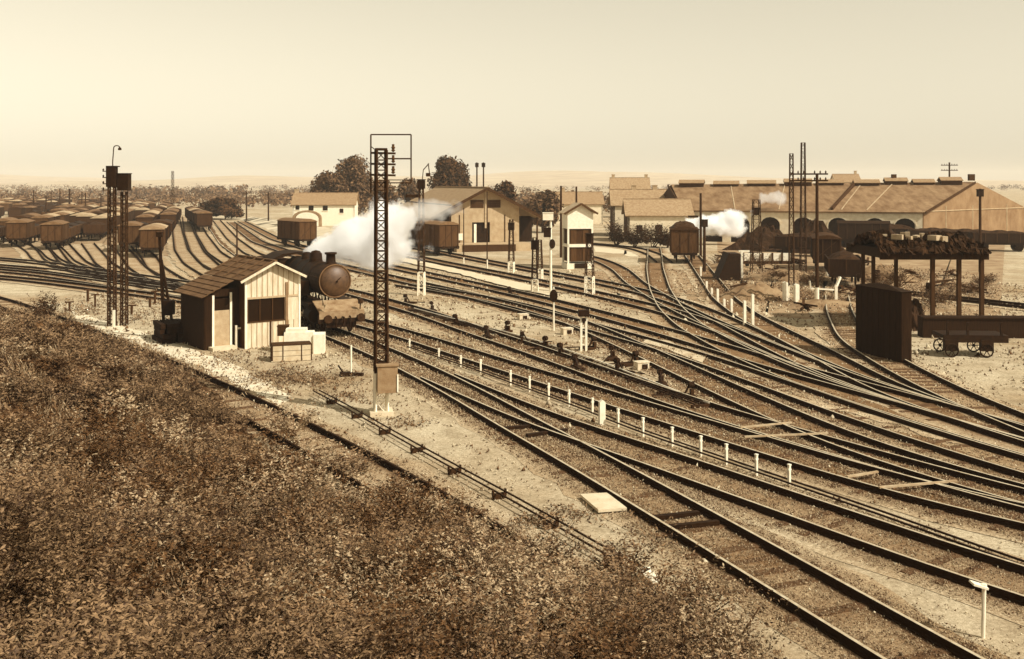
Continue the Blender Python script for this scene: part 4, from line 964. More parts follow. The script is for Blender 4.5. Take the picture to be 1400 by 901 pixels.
def make_open(label, L=6.4, W=2.6, bh=1.1, load=None, group=None, loc=(0,0,0), rz=0, body=None):
    t = thing('open_wagon', label, 'goods wagon', loc, rz, group); body = body or M_MIDWOOD
    b = MB()
    for s in (-1,1): b.box((s*(W/2-.04),0,1.05+bh/2),(.08,L,bh)); b.box((0,s*(L/2-.04),1.05+bh/2),(W-.16,.08,bh))
    b.box((0,0,1.09),(W-.16,L-.16,.08)); bo = part('body', b, body, t)
    b = MB()
    for s in (-1,1):
        for k in range(6): b.box((s*(W/2+.02),-L/2+.05+k*(L-.1)/5,1.05+bh/2),(.05,.1,bh))
        for k in range(3): b.box((-W/2+.05+k*(W-.1)/2,s*(L/2+.02),1.05+bh/2),(.09,.05,bh))
    part('body_rib', b, M_WOOD, bo)  # upright ribs on the sides and ends of the body
    if load:
        b = MB(); r = np.random.default_rng(int(L*100)); nx, ny = 7, 12
        vs = [(-W/2+.1+(W-.2)*i/(nx-1), -L/2+.1+(L-.2)*j/(ny-1), 1.05+bh*.8+load*math.sin(math.pi*i/(nx-1))*math.sin(math.pi*j/(ny-1))**.5+r.uniform(0,.16)) for j in range(ny) for i in range(nx)]
        b.add(vs, [(j*nx+i,j*nx+i+1,(j+1)*nx+i+1,(j+1)*nx+i) for j in range(ny-1) for i in range(nx-1)]); part('load', b, M_COAL, t)
    b = MB(); b.box((0,0,.93),(W-.2,L,.24))
    for yy in (-L*.3,L*.3):
        for s in (-1,1): b.box((s*.95,yy,.62),(.14,.9,.4))
    part('underframe', b, M_BLACK, t); wheelset(t, L)
    for s in (-1,1):
        for e in (-1,1): c = MB(); c.tube((s*.87,e*L/2,.95),(s*.87,e*(L/2+.45),.95),.08,.08,8); c.tube((s*.87,e*(L/2+.42),.95),(s*.87,e*(L/2+.5),.95),.2,.2,12); part('buffer', c, M_BLACK, t)
    return t
def far_van(L=6.0, W=2.35, bh=1.75, roof_m=None, body=None, open_=False):
    b = MB(); hh = 1.1 if open_ else bh
    b.box((0,0,1.05+hh/2),(W,L,hh), mi=0)
    if not open_:
        n = 6; P_ = [(-W/2-.1+(W+.2)*i/n, 1.05+bh+.32*math.sin(math.pi*i/n)) for i in range(n+1)]; b.prism(P_+[(W/2+.1,1.0+bh),(-W/2-.1,1.0+bh)],-L/2-.12,L/2+.12,'Y', mi=1)
    else: b.prism([(-W/2+.1,2.1),(0,2.4),(W/2-.1,2.1)],-L/2+.1,L/2-.1,'Y', mi=2)
    b.box((0,0,.93),(W-.2,L+.9,.2), mi=2)
    for yy in (-L*.3,L*.3):
        for s in (-1,1): b.tube((s*.7,yy,.5),(s*.8,yy,.5),.5,.5,10, mi=2)
    for s in (-1,1):
        for k in range(5): b.box((s*(W/2+.02),-L/2+.05+k*(L-.1)/4,1.05+hh/2),(.05,.1,hh), mi=2)
    return b.mesh('goods_wagon', [body or M_MIDWOOD, roof_m or M_FELT, M_BLACK])
YA = R(17)
M_DARKBODY = mat('dark_wagon_boards', .032, .35, 3, .85, .2, stretch=(3,3,.4))
near = [
 ('van',(70,343),0,'van with pale curved roof, nearest in the far left corner of the wagon yard',M_MIDWOOD,M_FELT),
 ('van',(22,339),0,'van at the left edge of the wagon yard, cut by the frame',M_MIDWOOD,M_FELT),
 ('open',(128,330),0,'low open wagon standing in the gap left of the twin mast',M_DARKBODY,None),
 ('van',(176,346),0,'brown ribbed van behind the twin mast',M_MIDWOOD,M_FELT),
 ('van',(207,354),0,'van nearest to the A-frame mast at the end of its siding',M_MIDWOOD,M_TILE)]
dirv = Vector((-math.sin(YA), math.cos(YA)))
def back(p, n): return (p[0]+dirv.x*n, p[1]+dirv.y*n)
strings = []
for k, pp, _, lab, bm_, rm in near:
    p = back(G(*pp), 3.3)
    (make_van(lab, body=bm_, roof=rm, loc=(p[0],p[1],.12), rz=YA, group='wagons at the front of the crowded sidings') if k == 'van' else make_open(lab, load=.4, body=bm_, loc=(p[0],p[1],.12), rz=YA, group='wagons at the front of the crowded sidings'))
    strings.append((p, 14))
for pp in [(-25,340),(46,328),(102,322),(150,322),(195,326)]: strings.append((G(*pp), 15 if pp[0] != 226 else 9))
FV = [far_van(roof_m=M_FELT), far_van(roof_m=M_STONE, body=M_DARKBODY), far_van(roof_m=M_FELT, body=M_DARKBODY), far_van(roof_m=M_WOOD, body=M_DARKBODY), far_van(open_=True, body=M_DARKBODY), far_van(open_=True)]
for si, (p, n) in enumerate(strings):
    s = 8.2
    for k in range(n):
        if random.random() < .88:
            q = back(p, s)
            if q[1] < 330: solo('goods_wagon', random.choice(FV), None, 'dark goods wagon in the packed rows of the crowded sidings', 'goods wagon', (q[0],q[1],.12), YA+random.uniform(-.01,.01), 'wagons packed in the crowded sidings')
        s += 7.6+(random.random() < .12)*6
# far left wider rows
for row in range(9):
    base = (at(30,205+row*17), 205+row*17)
    for k in range(11):
        if random.random() < .8: solo('goods_wagon', random.choice(FV), None, 'dark goods wagon in the packed rows of the crowded sidings', 'goods wagon', (base[0]-8+k*4.3+random.uniform(-.5,.5), base[1]+random.uniform(-8,8), .05), YA, 'wagons packed in the crowded sidings')
# the line of wagons beyond the hut roof
P0 = G(271, 318)
make_van('dark van heading the line of wagons beyond the hut roof', body=M_DARKBODY, loc=(P0[0],P0[1]+3,.12), rz=R(19))
for k in range(1,6):
    solo('goods_wagon', FV[1+k % 3], None, 'dark wagon in the line receding behind the leading van beyond the hut roof', 'goods wagon', (P0[0]-math.sin(R(20))*8.2*k, P0[1]+3+math.cos(R(20))*8.2*k,.12), R(20), 'line of wagons beyond the hut roof')
p = G(400, 339); make_van('lone ribbed van on the pale ground left of the steam', bh=2.2, loc=(p[0],p[1]+2.5,.02), rz=R(38))
p = G(595, 350); make_van('van standing in the shade of the goods shed awning', bh=2.4, loc=(p[0],p[1]+2.2,.02), rz=R(30))
p = G(941, 361); make_van('dark loaded wagon alone on the curved track in front of the engine shed', L=5.6, W=2.7, bh=2.3, body=M_MIDWOOD, roof=M_WOOD, loc=(p[0],p[1]+2.6,.06), rz=R(-8))
def wagon_load():
    x, y = p[0], p[1]+2.6; b = MB(); r = np.random.default_rng(8); nx, ny = 12, 20
    vs = [(-1.15+2.3*i/(nx-1), -2.5+5*j/(ny-1), .04+(.32+r.uniform(0,.3))*math.sin(math.pi*i/(nx-1))**.5*math.sin(math.pi*j/(ny-1))**.5) for j in range(ny) for i in range(nx)]
    b.add(vs, [(j*nx+i,j*nx+i+1,(j+1)*nx+i+1,(j+1)*nx+i) for j in range(ny-1) for i in range(nx-1)])
    solo('rubble_load', b, M_DARK, 'dark rubble heaped on the roof of the lone wagon on the curved track', 'load', (x,y,3.55), R(-8))
wagon_load()

# ------------------------------------------------------------------ buildings
def poly_building(): pass
def goods_shed():
    d = 124; x0 = at(617,d-3); ang = R(17)
    # local frame: x along the gable front, y back along the tracks
    Lx = 8.4; t = thing('goods_shed', 'large goods shed with pale rendered gable and wide sloping roof, behind the middle tracks', 'building', (x0,d-3,0), ang)
    E, H, OV = 4.9, 7.45, 2.75; D = 26; c = Lx/2
    sl = (H-3.85)/(c+OV)
    b = MB(); wz = lambda xx: H-.15-abs(xx-c)*sl
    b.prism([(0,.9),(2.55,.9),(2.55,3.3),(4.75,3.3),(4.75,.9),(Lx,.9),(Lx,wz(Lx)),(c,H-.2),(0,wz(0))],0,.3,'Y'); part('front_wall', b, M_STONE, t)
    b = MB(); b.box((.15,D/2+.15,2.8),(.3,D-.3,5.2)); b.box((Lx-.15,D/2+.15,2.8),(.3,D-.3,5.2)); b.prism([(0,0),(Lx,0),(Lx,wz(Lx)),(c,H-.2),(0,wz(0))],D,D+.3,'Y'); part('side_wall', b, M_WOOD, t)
    b = MB(); b.box((3.65,.32,2.1),(2.2,.06,2.4)); dr = part('door', b, M_BLACK, t)
    b = MB(); b.box((2.9,-.05,2.0),(.3,.12,2.2)); part('door_leaf', b, M_WHITE, dr)
    for xx in (c-1.05, c+1.05):
        b = MB(); b.box((xx,-.01,5.5),(1.6,.06,.95)); w = part('window', b, M_WOOD, t); b = MB()
        for k in range(4): b.box((xx,-.06,5.12+k*.25),(1.6,.05,.09))
        part('slat', b, M_MIDWOOD, w)
    b = MB(); b.box((c,-.06,4.9),(.22,.1,4.6)); part('pilaster', b, M_PLATE, t)
    b = MB(); b.box((.9,-.06,1.6),(.9,.1,.8)); part('notice_board', b, M_WHITE, t)
    for xx in (-.2,1.0,6.6): b = MB(); b.bar((xx,-.05,.9),(xx,-.05,4.2),.08); part('downpipe', b, M_WOOD, t)
    r = MB(); y0 = -1.0; y1 = D+.5
    r.sheet([(c,y0,H),(c,y1,H),(-OV,y1,3.85),(-OV,y0,3.85)], .16); r.sheet([(c,y1,H),(c,y0,H),(Lx+OV,y0,3.85),(Lx+OV,y1,3.85)], .16); r.bar((c,y0,H+.04),(c,y1,H+.04),.3,.12); part('roof', r, M_TILE_L, t)
    v = MB(); v.bar((c,y0-.05,H-.1),(-OV,y0-.05,3.74),.1,.32); v.bar((c,y0-.05,H-.1),(Lx+OV,y0-.05,3.74),.1,.32); part('bargeboard', v, M_WOOD, t)
    b = MB()
    for s, xx in ((-1,-OV+.3),(1,Lx+OV-.3)):
        for k in range(5): b = MB(); b.box((xx,.5+k*6,1.9),(.18,.18,3.8)); part('awning_post', b, M_WOOD, t)
        b = MB(); b.box((-OV/2-.1 if s < 0 else Lx+OV/2+.1, 3.0, 2.3),(OV-.5,.1,3.2)); part('awning_shade_sheet', b, M_TAR, t)  # black sheet painted in for the shade of the open awning
    b = MB(); b.box((c+.3,-1.6,.45),(Lx+.8,3.0,.9)); part('platform', b, M_STONE, t)
    b = MB(); b.box((c-.4,-3.15,.4),(6.4,.08,.8)); part('platform_edge', b, M_WOOD, t)
goods_shed()

def cabin_tower():
    x, y = G(794, 368); ang = R(10); W, D = 2.45, 2.2; d = y
    t = thing('signal_cabin', 'tall narrow white signal cabin with glazed middle and small gabled roof', 'signal cabin', (x-W/2,y,0), ang)
    Z = lambda py: zat(py, d)
    b = MB(); b.box((W/2,D/2,Z(362)/2+.05),(W+.1,D+.1,Z(362)+.1)); part('base', b, M_WHITE, t)
    b = MB(); b.box((W/2,-.08,.3),(1.1,.06,.45)); part('base_opening', b, M_BLACK, t)
    b = MB(); b.box((W/2,D/2,(Z(313)+Z(292))/2),(W,D,Z(292)-Z(313))); b.prism([(0,Z(292)),(W,Z(292)),(W/2,Z(279))],.02,D-.02,'Y'); part('upper_wall', b, M_WHITE, t)
    b = MB(); b.box((W/2,D/2,(Z(313)+Z(358))/2),(W-.3,D-.3,Z(313)-Z(358))); part('inner_wall', b, M_WOOD, t)
    b = MB(); b.box((W/2,D/2,Z(336)),(W,D,.28)); part('middle_band', b, M_WHITE, t)
    for xx in (.08,W-.08):
        for yy in (.08,D-.08): b = MB(); b.box((xx,yy,(Z(313)+Z(362))/2),(.16,.16,Z(313)-Z(362))); part('post', b, M_WHITE, t)
    for za, zb in ((Z(334),Z(315)),(Z(358),Z(339))):
        for k in range(2):
            xx = .62+k*1.1; b = MB(); b.box((xx,.13,(za+zb)/2),(.5,.06,zb-za)); part('window_panel', b, M_MIDWOOD, t)
    b = MB(); zz = Z(277.5)
    b.sheet([(W/2,-.3,zz),(W/2,D+.3,zz),(-.35,D+.3,Z(291.5)),(-.35,-.3,Z(291.5))],.08); b.sheet([(W/2,D+.3,zz),(W/2,-.3,zz),(W+.35,-.3,Z(291.5)),(W+.35,D+.3,Z(291.5))],.08); part('roof', b, M_PLATE, t)
    b = MB(); b.bar((W/2,-.33,zz-.08),(-.38,-.33,Z(292.5)),.05,.18); b.bar((W/2,-.33,zz-.08),(W+.38,-.33,Z(292.5)),.05,.18); part('bargeboard', b, M_MIDWOOD, t)
cabin_tower()

def house(name, label, loc, rz, W, D, E, H, wall, roof, chim=(), wins=(), shade=None, ov=.35):
    # ridge along local x
    t = thing(name, label, 'house', loc, rz)
    b = MB(); b.box((W/2,.15,E/2),(W,.3,E)); part('front_wall', b, wall, t)
    b = MB(); b.box((W/2,D-.15,E/2),(W,.3,E)); part('rear_wall', b, wall, t)
    for xa_ in (0, W-.3): b = MB(); b.prism([(0,0),(D,0),(D,E),(D/2,H-.12),(0,E)],xa_,xa_+.3,'X'); part('gable_wall', b, shade or wall, t)  # shade, where given, paints the gables' unlit tone as a dark wall
    k = (H-E)/(D/2)
    r = MB(); r.sheet([(-ov,D/2,H),(-ov,-ov,E-ov*k),(W+ov,-ov,E-ov*k),(W+ov,D/2,H)],.14); r.sheet([(W+ov,D/2,H),(W+ov,D+ov,E-ov*k),(-ov,D+ov,E-ov*k),(-ov,D/2,H)],.14); r.bar((-ov,D/2,H+.04),(W+ov,D/2,H+.04),.22,.1); rf = part('roof', r, roof, t)
    for cx, ch_ in chim:
        b = MB(); b.box((cx,D/2+.1,H+ch_/2-.3),(.7,.6,ch_+.6)); b.box((cx,D/2+.1,H+ch_+.02),(.84,.74,.12)); part('chimney', b, M_STONE, rf)
    for wx, wz_, ww, wh in wins:
        b = MB(); b.box((wx,-.01,wz_),(ww,.06,wh)); w = part('window', b, M_GLASS, t); b = MB(); b.box((wx,-.05,wz_-wh/2-.05),(ww+.2,.12,.1)); part('sill', b, M_WHITE, w)
    return t
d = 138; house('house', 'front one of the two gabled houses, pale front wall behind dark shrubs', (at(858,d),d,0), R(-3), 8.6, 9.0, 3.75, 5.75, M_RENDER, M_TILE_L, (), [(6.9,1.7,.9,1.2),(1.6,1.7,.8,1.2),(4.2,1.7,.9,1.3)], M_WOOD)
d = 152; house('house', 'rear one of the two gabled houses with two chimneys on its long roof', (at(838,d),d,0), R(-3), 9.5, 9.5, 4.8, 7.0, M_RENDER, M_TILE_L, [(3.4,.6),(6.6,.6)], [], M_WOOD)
d = 235; house('house', 'distant pale house with a chimney at each end, above the gabled roofs', (at(836,d),d,0), R(-4), 8.6, 7.0, 6.6, 9.2, M_RENDER, M_TILE_L, [(.5,.7),(8.1,.7)], [(1.6,5.2,.9,1.3),(3.4,5.2,.9,1.3),(5.2,5.2,.9,1.3),(7.0,5.2,.9,1.3)])
d = 200; house('house', 'long low house roof behind the bushes left of the white signal cabin', (at(758,d),d,0), R(2), 9.5, 8, 4.0, 6.2, M_RENDER, M_TILE, [(2,.8)], [])
d = 300; house('house', 'small distant house whose roof and chimney rise behind the engine shed ridge', (at(1143,d),d,0), R(-6), 7.0, 8, 8.4, 10.6, M_RENDER, M_TILE, [(6.4,.9)], [])
d = 190; house('house', 'white house with brown tiled roof behind the steam, chimney at its left end', (at(400,d),d,0), R(4), 11.4, 8, 4.1, 6.1, M_WHITE, M_TILE, [(.2,.6)], [(.9,3.4,.7,.8),(3.4,3.3,.9,.9),(6.0,3.3,.9,.9),(9.0,2.8,.7,.8)])
def porch():
    d = 186; b = MB(); n = 10; o = [(-2.6,0),(2.6,0)]
    arc = [(2.6*math.cos(math.pi*i/n), 1.6+1.4*math.sin(math.pi*i/n)) for i in range(n+1)]
    inn = [(2.2*math.cos(math.pi*i/n), 1.5+1.15*math.sin(math.pi*i/n)) for i in range(n+1)]
    b.prism([(2.6,0)]+arc+[(-2.6,0),(-2.2,0)]+inn[::-1]+[(2.2,0)],0,1.2,'Y')
    solo('arched_porch', b, M_EARTH, 'dark arched shelter in front of the white house', 'shelter', (at(419,d),d,0))
porch()

def engine_shed():
    P0, P1 = Vector((24,140)), Vector((52.5,131)); R0, R1 = Vector((23.4,150.5)), Vector((63.5,141)); B0, B1 = Vector((22.5,161)), Vector((76,152))
    E, H0, H1 = 4.35, 7.75, 8.15
    o = Vector((P0.x,P0.y,0)); t = thing('engine_shed', 'long engine shed with arched doorways and raised vents along its ridge, on the right', 'building', o)
    def V(p, z): return Vector((p.x-o.x, p.y-o.y, z))
    # front wall with arches
    fd = (P1-P0); Lw = fd.length; a = math.atan2(fd.y, fd.x); fd.normalize(); nd = Vector((fd.y,-fd.x))
    rot = Matrix.Rotation(a, 4, 'Z')
    arches = []
    for px in (975, 1012, 1053, 1098, 1146, 1196, 1237):
        # where the sight line meets the wall
        k = (px-700)/1400; s = (k*P0.y-P0.x)/(fd.x-k*fd.y); arches.append(s)
    b = MB(); edges = [0.0]; hw = 1.25; n = 8
    pts = []
    for s in arches:
        x0_, x1_ = edges[-1], s-hw; b.box(((x0_+x1_)/2,0,E/2),(x1_-x0_,.4,E)); edges.append(s+hw)
        arc = [(s+hw*math.cos(math.pi*i/n), 2.4+1.05*math.sin(math.pi*i/n)) for i in range(n+1)]
        b.prism([(s+hw,E)]+[(s-hw,E)]+arc[::-1], -.2, .2, 'Y')
    b.box(((edges[-1]+Lw)/2,0,E/2),(Lw-edges[-1],.4,E))
    b.v = [tuple(rot @ Vector(v)) for v in b.v]; part('front_wall', b, M_RENDER, t)
    for s in arches:
        b = MB(); b.box((s,.5,1.75),(2*hw,.06,3.5)); b.v = [tuple(rot @ Vector(v)) for v in b.v]; part('doorway', b, M_BLACK, t)
        b = MB(); 
        for i in range(n):
            t0, t1 = math.pi*i/n, math.pi*(i+1)/n; b.bar((s+(hw+.12)*math.cos(t0),-.22,2.4+1.15*math.sin(t0)),(s+(hw+.12)*math.cos(t1),-.22,2.4+1.15*math.sin(t1)),.1,.2)
        b.v = [tuple(rot @ Vector(v)) for v in b.v]; part('arch_trim', b, M_RENDER, t)
    def gable(A, Bp, Rr, E_, H_, m, nm):
        b = MB(); dr = (Bp-A).normalized(); nn = Vector((-dr.y,dr.x))*.15
        q = [V(A,0),V(Bp,0),V(Bp,E_),V(Rr,H_-.12),V(A,E_)]; n_ = Vector((nn.x,nn.y,0))
        vs = [p-n_ for p in q]+[p+n_ for p in q]; k = 5
        b.add(vs, [tuple(range(k)), tuple(range(2*k-1,k-1,-1))]+[(i,k+i,k+(i+1)%k,(i+1)%k) for i in range(k)]); part(nm, b, m, t)
    gable(P0,B0,R0,E,H0,M_WOOD,'gable_wall'); gable(P1,B1,Vector((64.2,141.5)),E,H1,mat('stained_render', .18, .3, .5, .9, .1),'gable_wall')  # left gable in a dark wood colour, its shade painted in
    b = MB(); ov = nd*.5
    b.sheet([V(R0,H0),V(P0+ov-fd*.5,E-.1),V(P1+ov+fd*.3,E-.1),V(R1,H1)],.18); b.sheet([V(R1,H1),V(B1,E-.1),V(B0,E-.1),V(R0,H0)],.18); rf = part('roof', b, M_SLATE, t)
    b = MB()                                                # rafters/joint lines on the slope
    for px in (1005,1065,1150,1185):
        k = (px-700)/1400; f = (k*P0.y-P0.x)/(fd.x-k*fd.y)/Lw; pa = P0.lerp(P1,f); pb = R0.lerp(R1,f*.97); b.bar(V(pa,E+.12),V(pb,H0+(H1-H0)*f+.1),.12,.06)
    part('roof_seam', b, M_PLATE, rf)
    b = MB(); f = .63; pa = P0.lerp(P1,f); pb = R0.lerp(R1,f); b.bar(V(pa,E+.2),V(pb,H0+.45),.3,.5); part('parapet', b, M_WOOD, rf)
    b = MB(); b.bar(V(P0+ov-fd*.5,E-.16),V(R0-fd*.5,H0-.1),.12,.3); b.bar(V(P1+ov+fd*.35,E-.16),V(R1+fd*.3,H1-.1),.12,.3); part('bargeboard', b, M_WOOD, rf)
    b = MB(); 
    for s in (.2,.45,.8): b.bar(V(P1.lerp(B1,s)-Vector((-.0,.22)),0),V(P1.lerp(B1,s)-Vector((0,.22)),E+.6),.15)
    b.bar(V(P1-Vector((0,.25)),E+.0),V(B1-Vector((0,.25)),E+.0),.1,.12); part('wall_rib', b, M_STONE, t)
    rd = (R1-R0); Lr = rd.length
    segs = [(.03,.115),(.15,.235),(.265,.36),(.39,.48),(.50,.585),(.62,.70),(.72,.79),(.81,.875),(.895,.96)]
    for f0, f1 in segs:
        a_, c_ = R0.lerp(R1,f0), R0.lerp(R1,f1); h = H0+(H1-H0)*f0; dr = rd.normalized(); nn = Vector((-dr.y,dr.x)); mbm = MB()
        z0 = h-.35; z1 = h+.18+.12*math.sin(f0*37); z2 = z1+.34; w = 1.25+.2*math.sin(f0*23)
        q = [(-w,z0),(-w,z1),(0,z2),(w,z1),(w,z0)]
        vs = [V(a_+nn*u_,z_) for u_,z_ in q]+[V(c_+nn*u_,z_) for u_,z_ in q]
        mbm.add(vs, [(0,1,2,3,4),(9,8,7,6,5)]+[(i,5+i,5+(i+1)%5,(i+1)%5) for i in range(5)]); mo = part('roof_vent', mbm, M_WOOD, rf)
        mbm = MB(); mbm.sheet([V(a_-nn*(w+.25)-dr*.1,z1-.06),V(c_-nn*(w+.25)+dr*.1,z1-.06),V(c_+dr*.1,z2+.08),V(a_-dr*.1,z2+.08)],.08); mbm.sheet([V(a_-dr*.1,z2+.08),V(c_+dr*.1,z2+.08),V(c_+nn*(w+.25)+dr*.1,z1-.06),V(a_+nn*(w+.25)-dr*.1,z1-.06)],.08); part('vent_roof', mbm, M_TILE, rf)
    for px, w in ((1222,.6),(1328,.8)):
        k = (px-700)/1400; f = (k*R0.y-R0.x)/(rd.x-k*rd.y); pc = R0.lerp(R1, min(1,max(0,f))); b = MB(); b.box(tuple(V(pc,H1+.6)),(w,.5,.9)); part('chimney', b, M_WOOD, rf)
engine_shed()

# ------------------------------------------------------------------ right hand side: coal stage, hut, trolley, mounds
def mound(name, px, py, w, dpt, h, m, seed, label=None, rz=0):
    x, y = G(px, py); y += dpt*.4; r = np.random.default_rng(seed); b = MB(); n = 26; k = 9
    ph = r.uniform(0,6,4)
    for j in range(k+1):
        f = j/k
        for i in range(n):
            a = 2*math.pi*i/n; rr = (1+.12*math.sin(3*a+ph[0])+.08*math.sin(5*a+ph[1]))*f
            b.v.append((rr*w/2*math.cos(a), rr*dpt/2*math.sin(a), h*(.7 if name == 'terrain' else 1)*(math.cos(math.pi*min(1,f))*.5+.5)*(1+.12*math.sin(4*a+ph[2])*f)+r.normal()*.075*h-.03))
    b.f = [(j*n+i, j*n+(i+1)%n, (j+1)*n+(i+1)%n, (j+1)*n+i) for j in range(k) for i in range(n)]; b.mi = [0]*len(b.f)
    if label: return solo(name, b, m, label, 'heap', (x,y,0), rz, smooth=False)
    return struct(name, b, m, (x,y,0), rz, smooth=True)
mound('terrain', 1048, 412, 6.5, 7, 1.3, M_EARTH, 1); mound('terrain', 1140, 424, 7, 6, .55, M_EARTH, 2); mound('terrain', 1005, 372, 6, 8, .8, M_EARTH, 3); mound('terrain', 1225, 385, 7, 8, 1.5, M_EARTH, 4)
mound('terrain', 1085, 385, 9, 7, 1.0, M_EARTH, 6)
mound('coal_heap', 1056, 344, 9, 7, 2.9, M_COAL, 5, 'broad dark coal heap in front of the engine shed arches, behind the low white wall')
mound('coal_heap', 1125, 347, 8, 8, 3.6, M_COAL, 7, 'dark coal heap just left of the coal stage, behind the telegraph pole')
mound('scrap_heap', 1258, 452, 2.2, 2.2, 1.5, M_DARK, 8, 'dark heap of scrap right of the black tarred hut')
def coal_stage():
    d = 55; xa = at(1192,d+1); xb = at(1346,55)+.0
    z = zat(353,d)
    t = thing('coal_stage', 'raised timber coal stage heaped with coal, standing on dark posts at the right', 'coal stage', (xa,d,0), 0)
    L = xb-xa; z = zat(353,d)
    b = MB(); b.box((L/2,2.5,z+.28),(L,5.6,.5)); part('deck', b, M_TAR, t)
    b = MB(); b.box((L/2,-.36,z+.12),(L+.1,.12,.34)); part('front_board', b, M_TAR, t)
    r = np.random.default_rng(3); nx, ny = 84, 26; prof = lambda v: min(1, v*3.2)**.6*(1 if v < .7 else max(0, (1-v)/.3)**.5)
    vs = [(-.15+(L+.3)*i/(nx-1)+r.normal()*.05, -.62+5.4*j/(ny-1)+r.normal()*.06, z+.16+(.62+.3*math.sin(i*.17+1)*math.sin(j*.2+i*.05)+.16*math.sin(i*.6+j*.5))*prof(j/(ny-1))+r.uniform(0,.26)) for j in range(ny) for i in range(nx)]
    b = MB(); b.add(vs, [(j*nx+i,j*nx+i+1,(j+1)*nx+i+1,(j+1)*nx+i) for j in range(ny-1) for i in range(nx-1)]); part('coal', b, M_COAL, t)
    for k in range(16): b = MB(); b.box((r.uniform(.5,L-.4),r.uniform(.5,4),z+1.0+r.uniform(0,.2)),(r.uniform(.2,.6),r.uniform(.2,.5),r.uniform(.1,.3)),r.uniform(0,3)); part('basket', b, M_PLATE, t)
    for px in (1275,1311,1342):
        b = MB(); xx = at(px,d)-xa; b.box((xx,.0,z/2),(.2,.2,z)); part('post', b, M_WOOD, t)
    for px in (1180,1194,1225):
        b = MB(); xx = at(px,d+5)-xa; b.box((xx,5.0,z/2),(.18,.18,z)); part('post', b, M_WOOD, t)
coal_stage()
def right_things():
    # black tarred hut
    xl, yl = G(1170, 481); xr, yr = G(1233, 498); v = Vector((xr-xl, yr-yl)); W = v.length; a = math.atan2(v.y, v.x); D = .5; H = zat(389,yl)
    t = thing('tarred_hut', 'tall narrow windowless black tarred hut close beside the curving tracks', 'hut', (xl,yl,0), a)
    b = MB(); b.box((W/2,D/2,H/2),(W,D,H)); part('wall', b, M_TAR, t)
    b = MB()
    for k in range(9): b.box((.05+k*(W-.1)/8,-.008,H/2),(.05,.016,H))
    for k in range(6): b.box((W+.008,.1+k*(D-.2)/5,H/2),(.016,.05,H))
    part('cover_strip', b, M_TAR, t)
    b = MB(); b.add([(-.06,-.06,H),(W+.06,-.06,H),(W+.06,D+.06,H),(-.06,D+.06,H),(W*.38,D*.5,H+.2),(W*.6,D*.5,H+.2)], [(0,1,5,4),(1,2,5),(2,3,4,5),(3,0,4),(3,2,1,0)]); part('roof', b, M_BLACK, t)
    # trolley
    x, y = G(1322, 488); t = thing('flat_trolley', 'low flat trolley wagon with open spoked wheels at the right edge', 'trolley', (x,y,.0), R(-4))
    b = MB(); b.box((.35,.6,.95),(2.9,1.5,.14)); b.box((.35,-.1,.78),(2.9,.1,.2)); b.box((-.75,-.05,.55),(.6,.3,.5)); b.box((.85,-.05,.55),(.55,.3,.5)); part('chassis', b, M_BLACK, t)
    for xx in (-.9,.0,1.5): b = MB(); b.box((xx,-.1,1.3),(.1,.1,.6)); part('stanchion', b, M_BLACK, t)
    for xx in (-.75,.8):
        for yy in (-.22,1.35):
            w = MB(); w.ring((xx,yy,.33),.29,.035,'Y',22,6); w.tube((xx,yy-.05,.33),(xx,yy+.05,.33),.07,.07,10)
            for k in range(6): q = k*math.pi/3; w.bar((xx,yy,.33),(xx+.28*math.cos(q),yy,.33+.28*math.sin(q)),.03)
            part('wheel', w, M_BLACK, t)
    # low dark platform wall under the coal stage
    xa, ya = G(1262, 462); b = MB(); b.box((7.5,.4,.5),(15,.8,1.0)); b.box((7.5,.38,1.03),(15,.9,.08)); solo('platform_wall', b, M_TAR, 'long low dark platform wall behind the flat trolley', 'wall', (xa,ya,0), R(-2))
    # low white wall and the black skip
    xa, ya = G(1016, 361); xb, yb = G(1079, 360); L = xb-xa; t = thing('low_wall', 'low white panelled wall below the coal heap', 'wall', (xa,ya,0))
    b = MB(); b.box((L/2,.1,.7),(L,.16,.75)); part('panel', b, M_WHITE, t)
    b = MB()
    for k in range(6): b.box((L*k/5,.0,.55),(.14,.3,1.1))
    b.box((L/2,.1,.15),(L,.24,.3)); part('frame', b, M_WOOD, t)
    xa, ya = G(997, 384); b = MB(); b.prism([(-.95,0),(.95,0),(.95,2.2),(-.05,2.2)],0,2.2,'Y'); b.box((.0,1.1,2.22),(.1,2.3,.08)); solo('coal_bin', b, M_BLACK, 'black sloping coal bin at the end of the dirt mound, beside a white post', 'bin', (xa,ya,0))
    xa, ya = G(1014, 380); b = MB(); b.box((0,0,1.15),(.2,.2,2.3)); b.box((.2,0,2.25),(.9,.16,.14)); solo('buffer_post', b, M_WHITE, 'tall white post with short arm right of the black coal bin', 'post', (xa,ya,0))
    # white fence with two posts
    x, y = G(1116, 415); t = thing('white_fence', 'short white rail fence with leaning end beside the telegraph pole', 'fence', (x,y,0)); u = y/1400
    for xx, lean in ((.0,0),(27*u,.0)): b = MB(); b.bar((xx,0,0),(xx+lean,0,1.2),.17); part('post', b, M_WHITE, t)
    b = MB(); b.bar((-8*u,.0,1.0),(29*u,0,.9),.1); b.bar((27*u,0,1.1),(34*u,.2,1.75),.14); b.bar((-8*u,0,1.0),(-9*u,0,1.5),.1); part('rail', b, M_WHITE, t)
    x, y = G(1133, 378); b = MB(); b.box((0,0,.85),(.4,.3,1.7)); b.prism([(-.2,1.7),(.2,1.7),(0,1.8)],-.15,.15,'Y'); solo('white_post', b, M_WHITE, 'single thick white post in front of the dark heaps, above the white fence', 'post', (x,y,0))
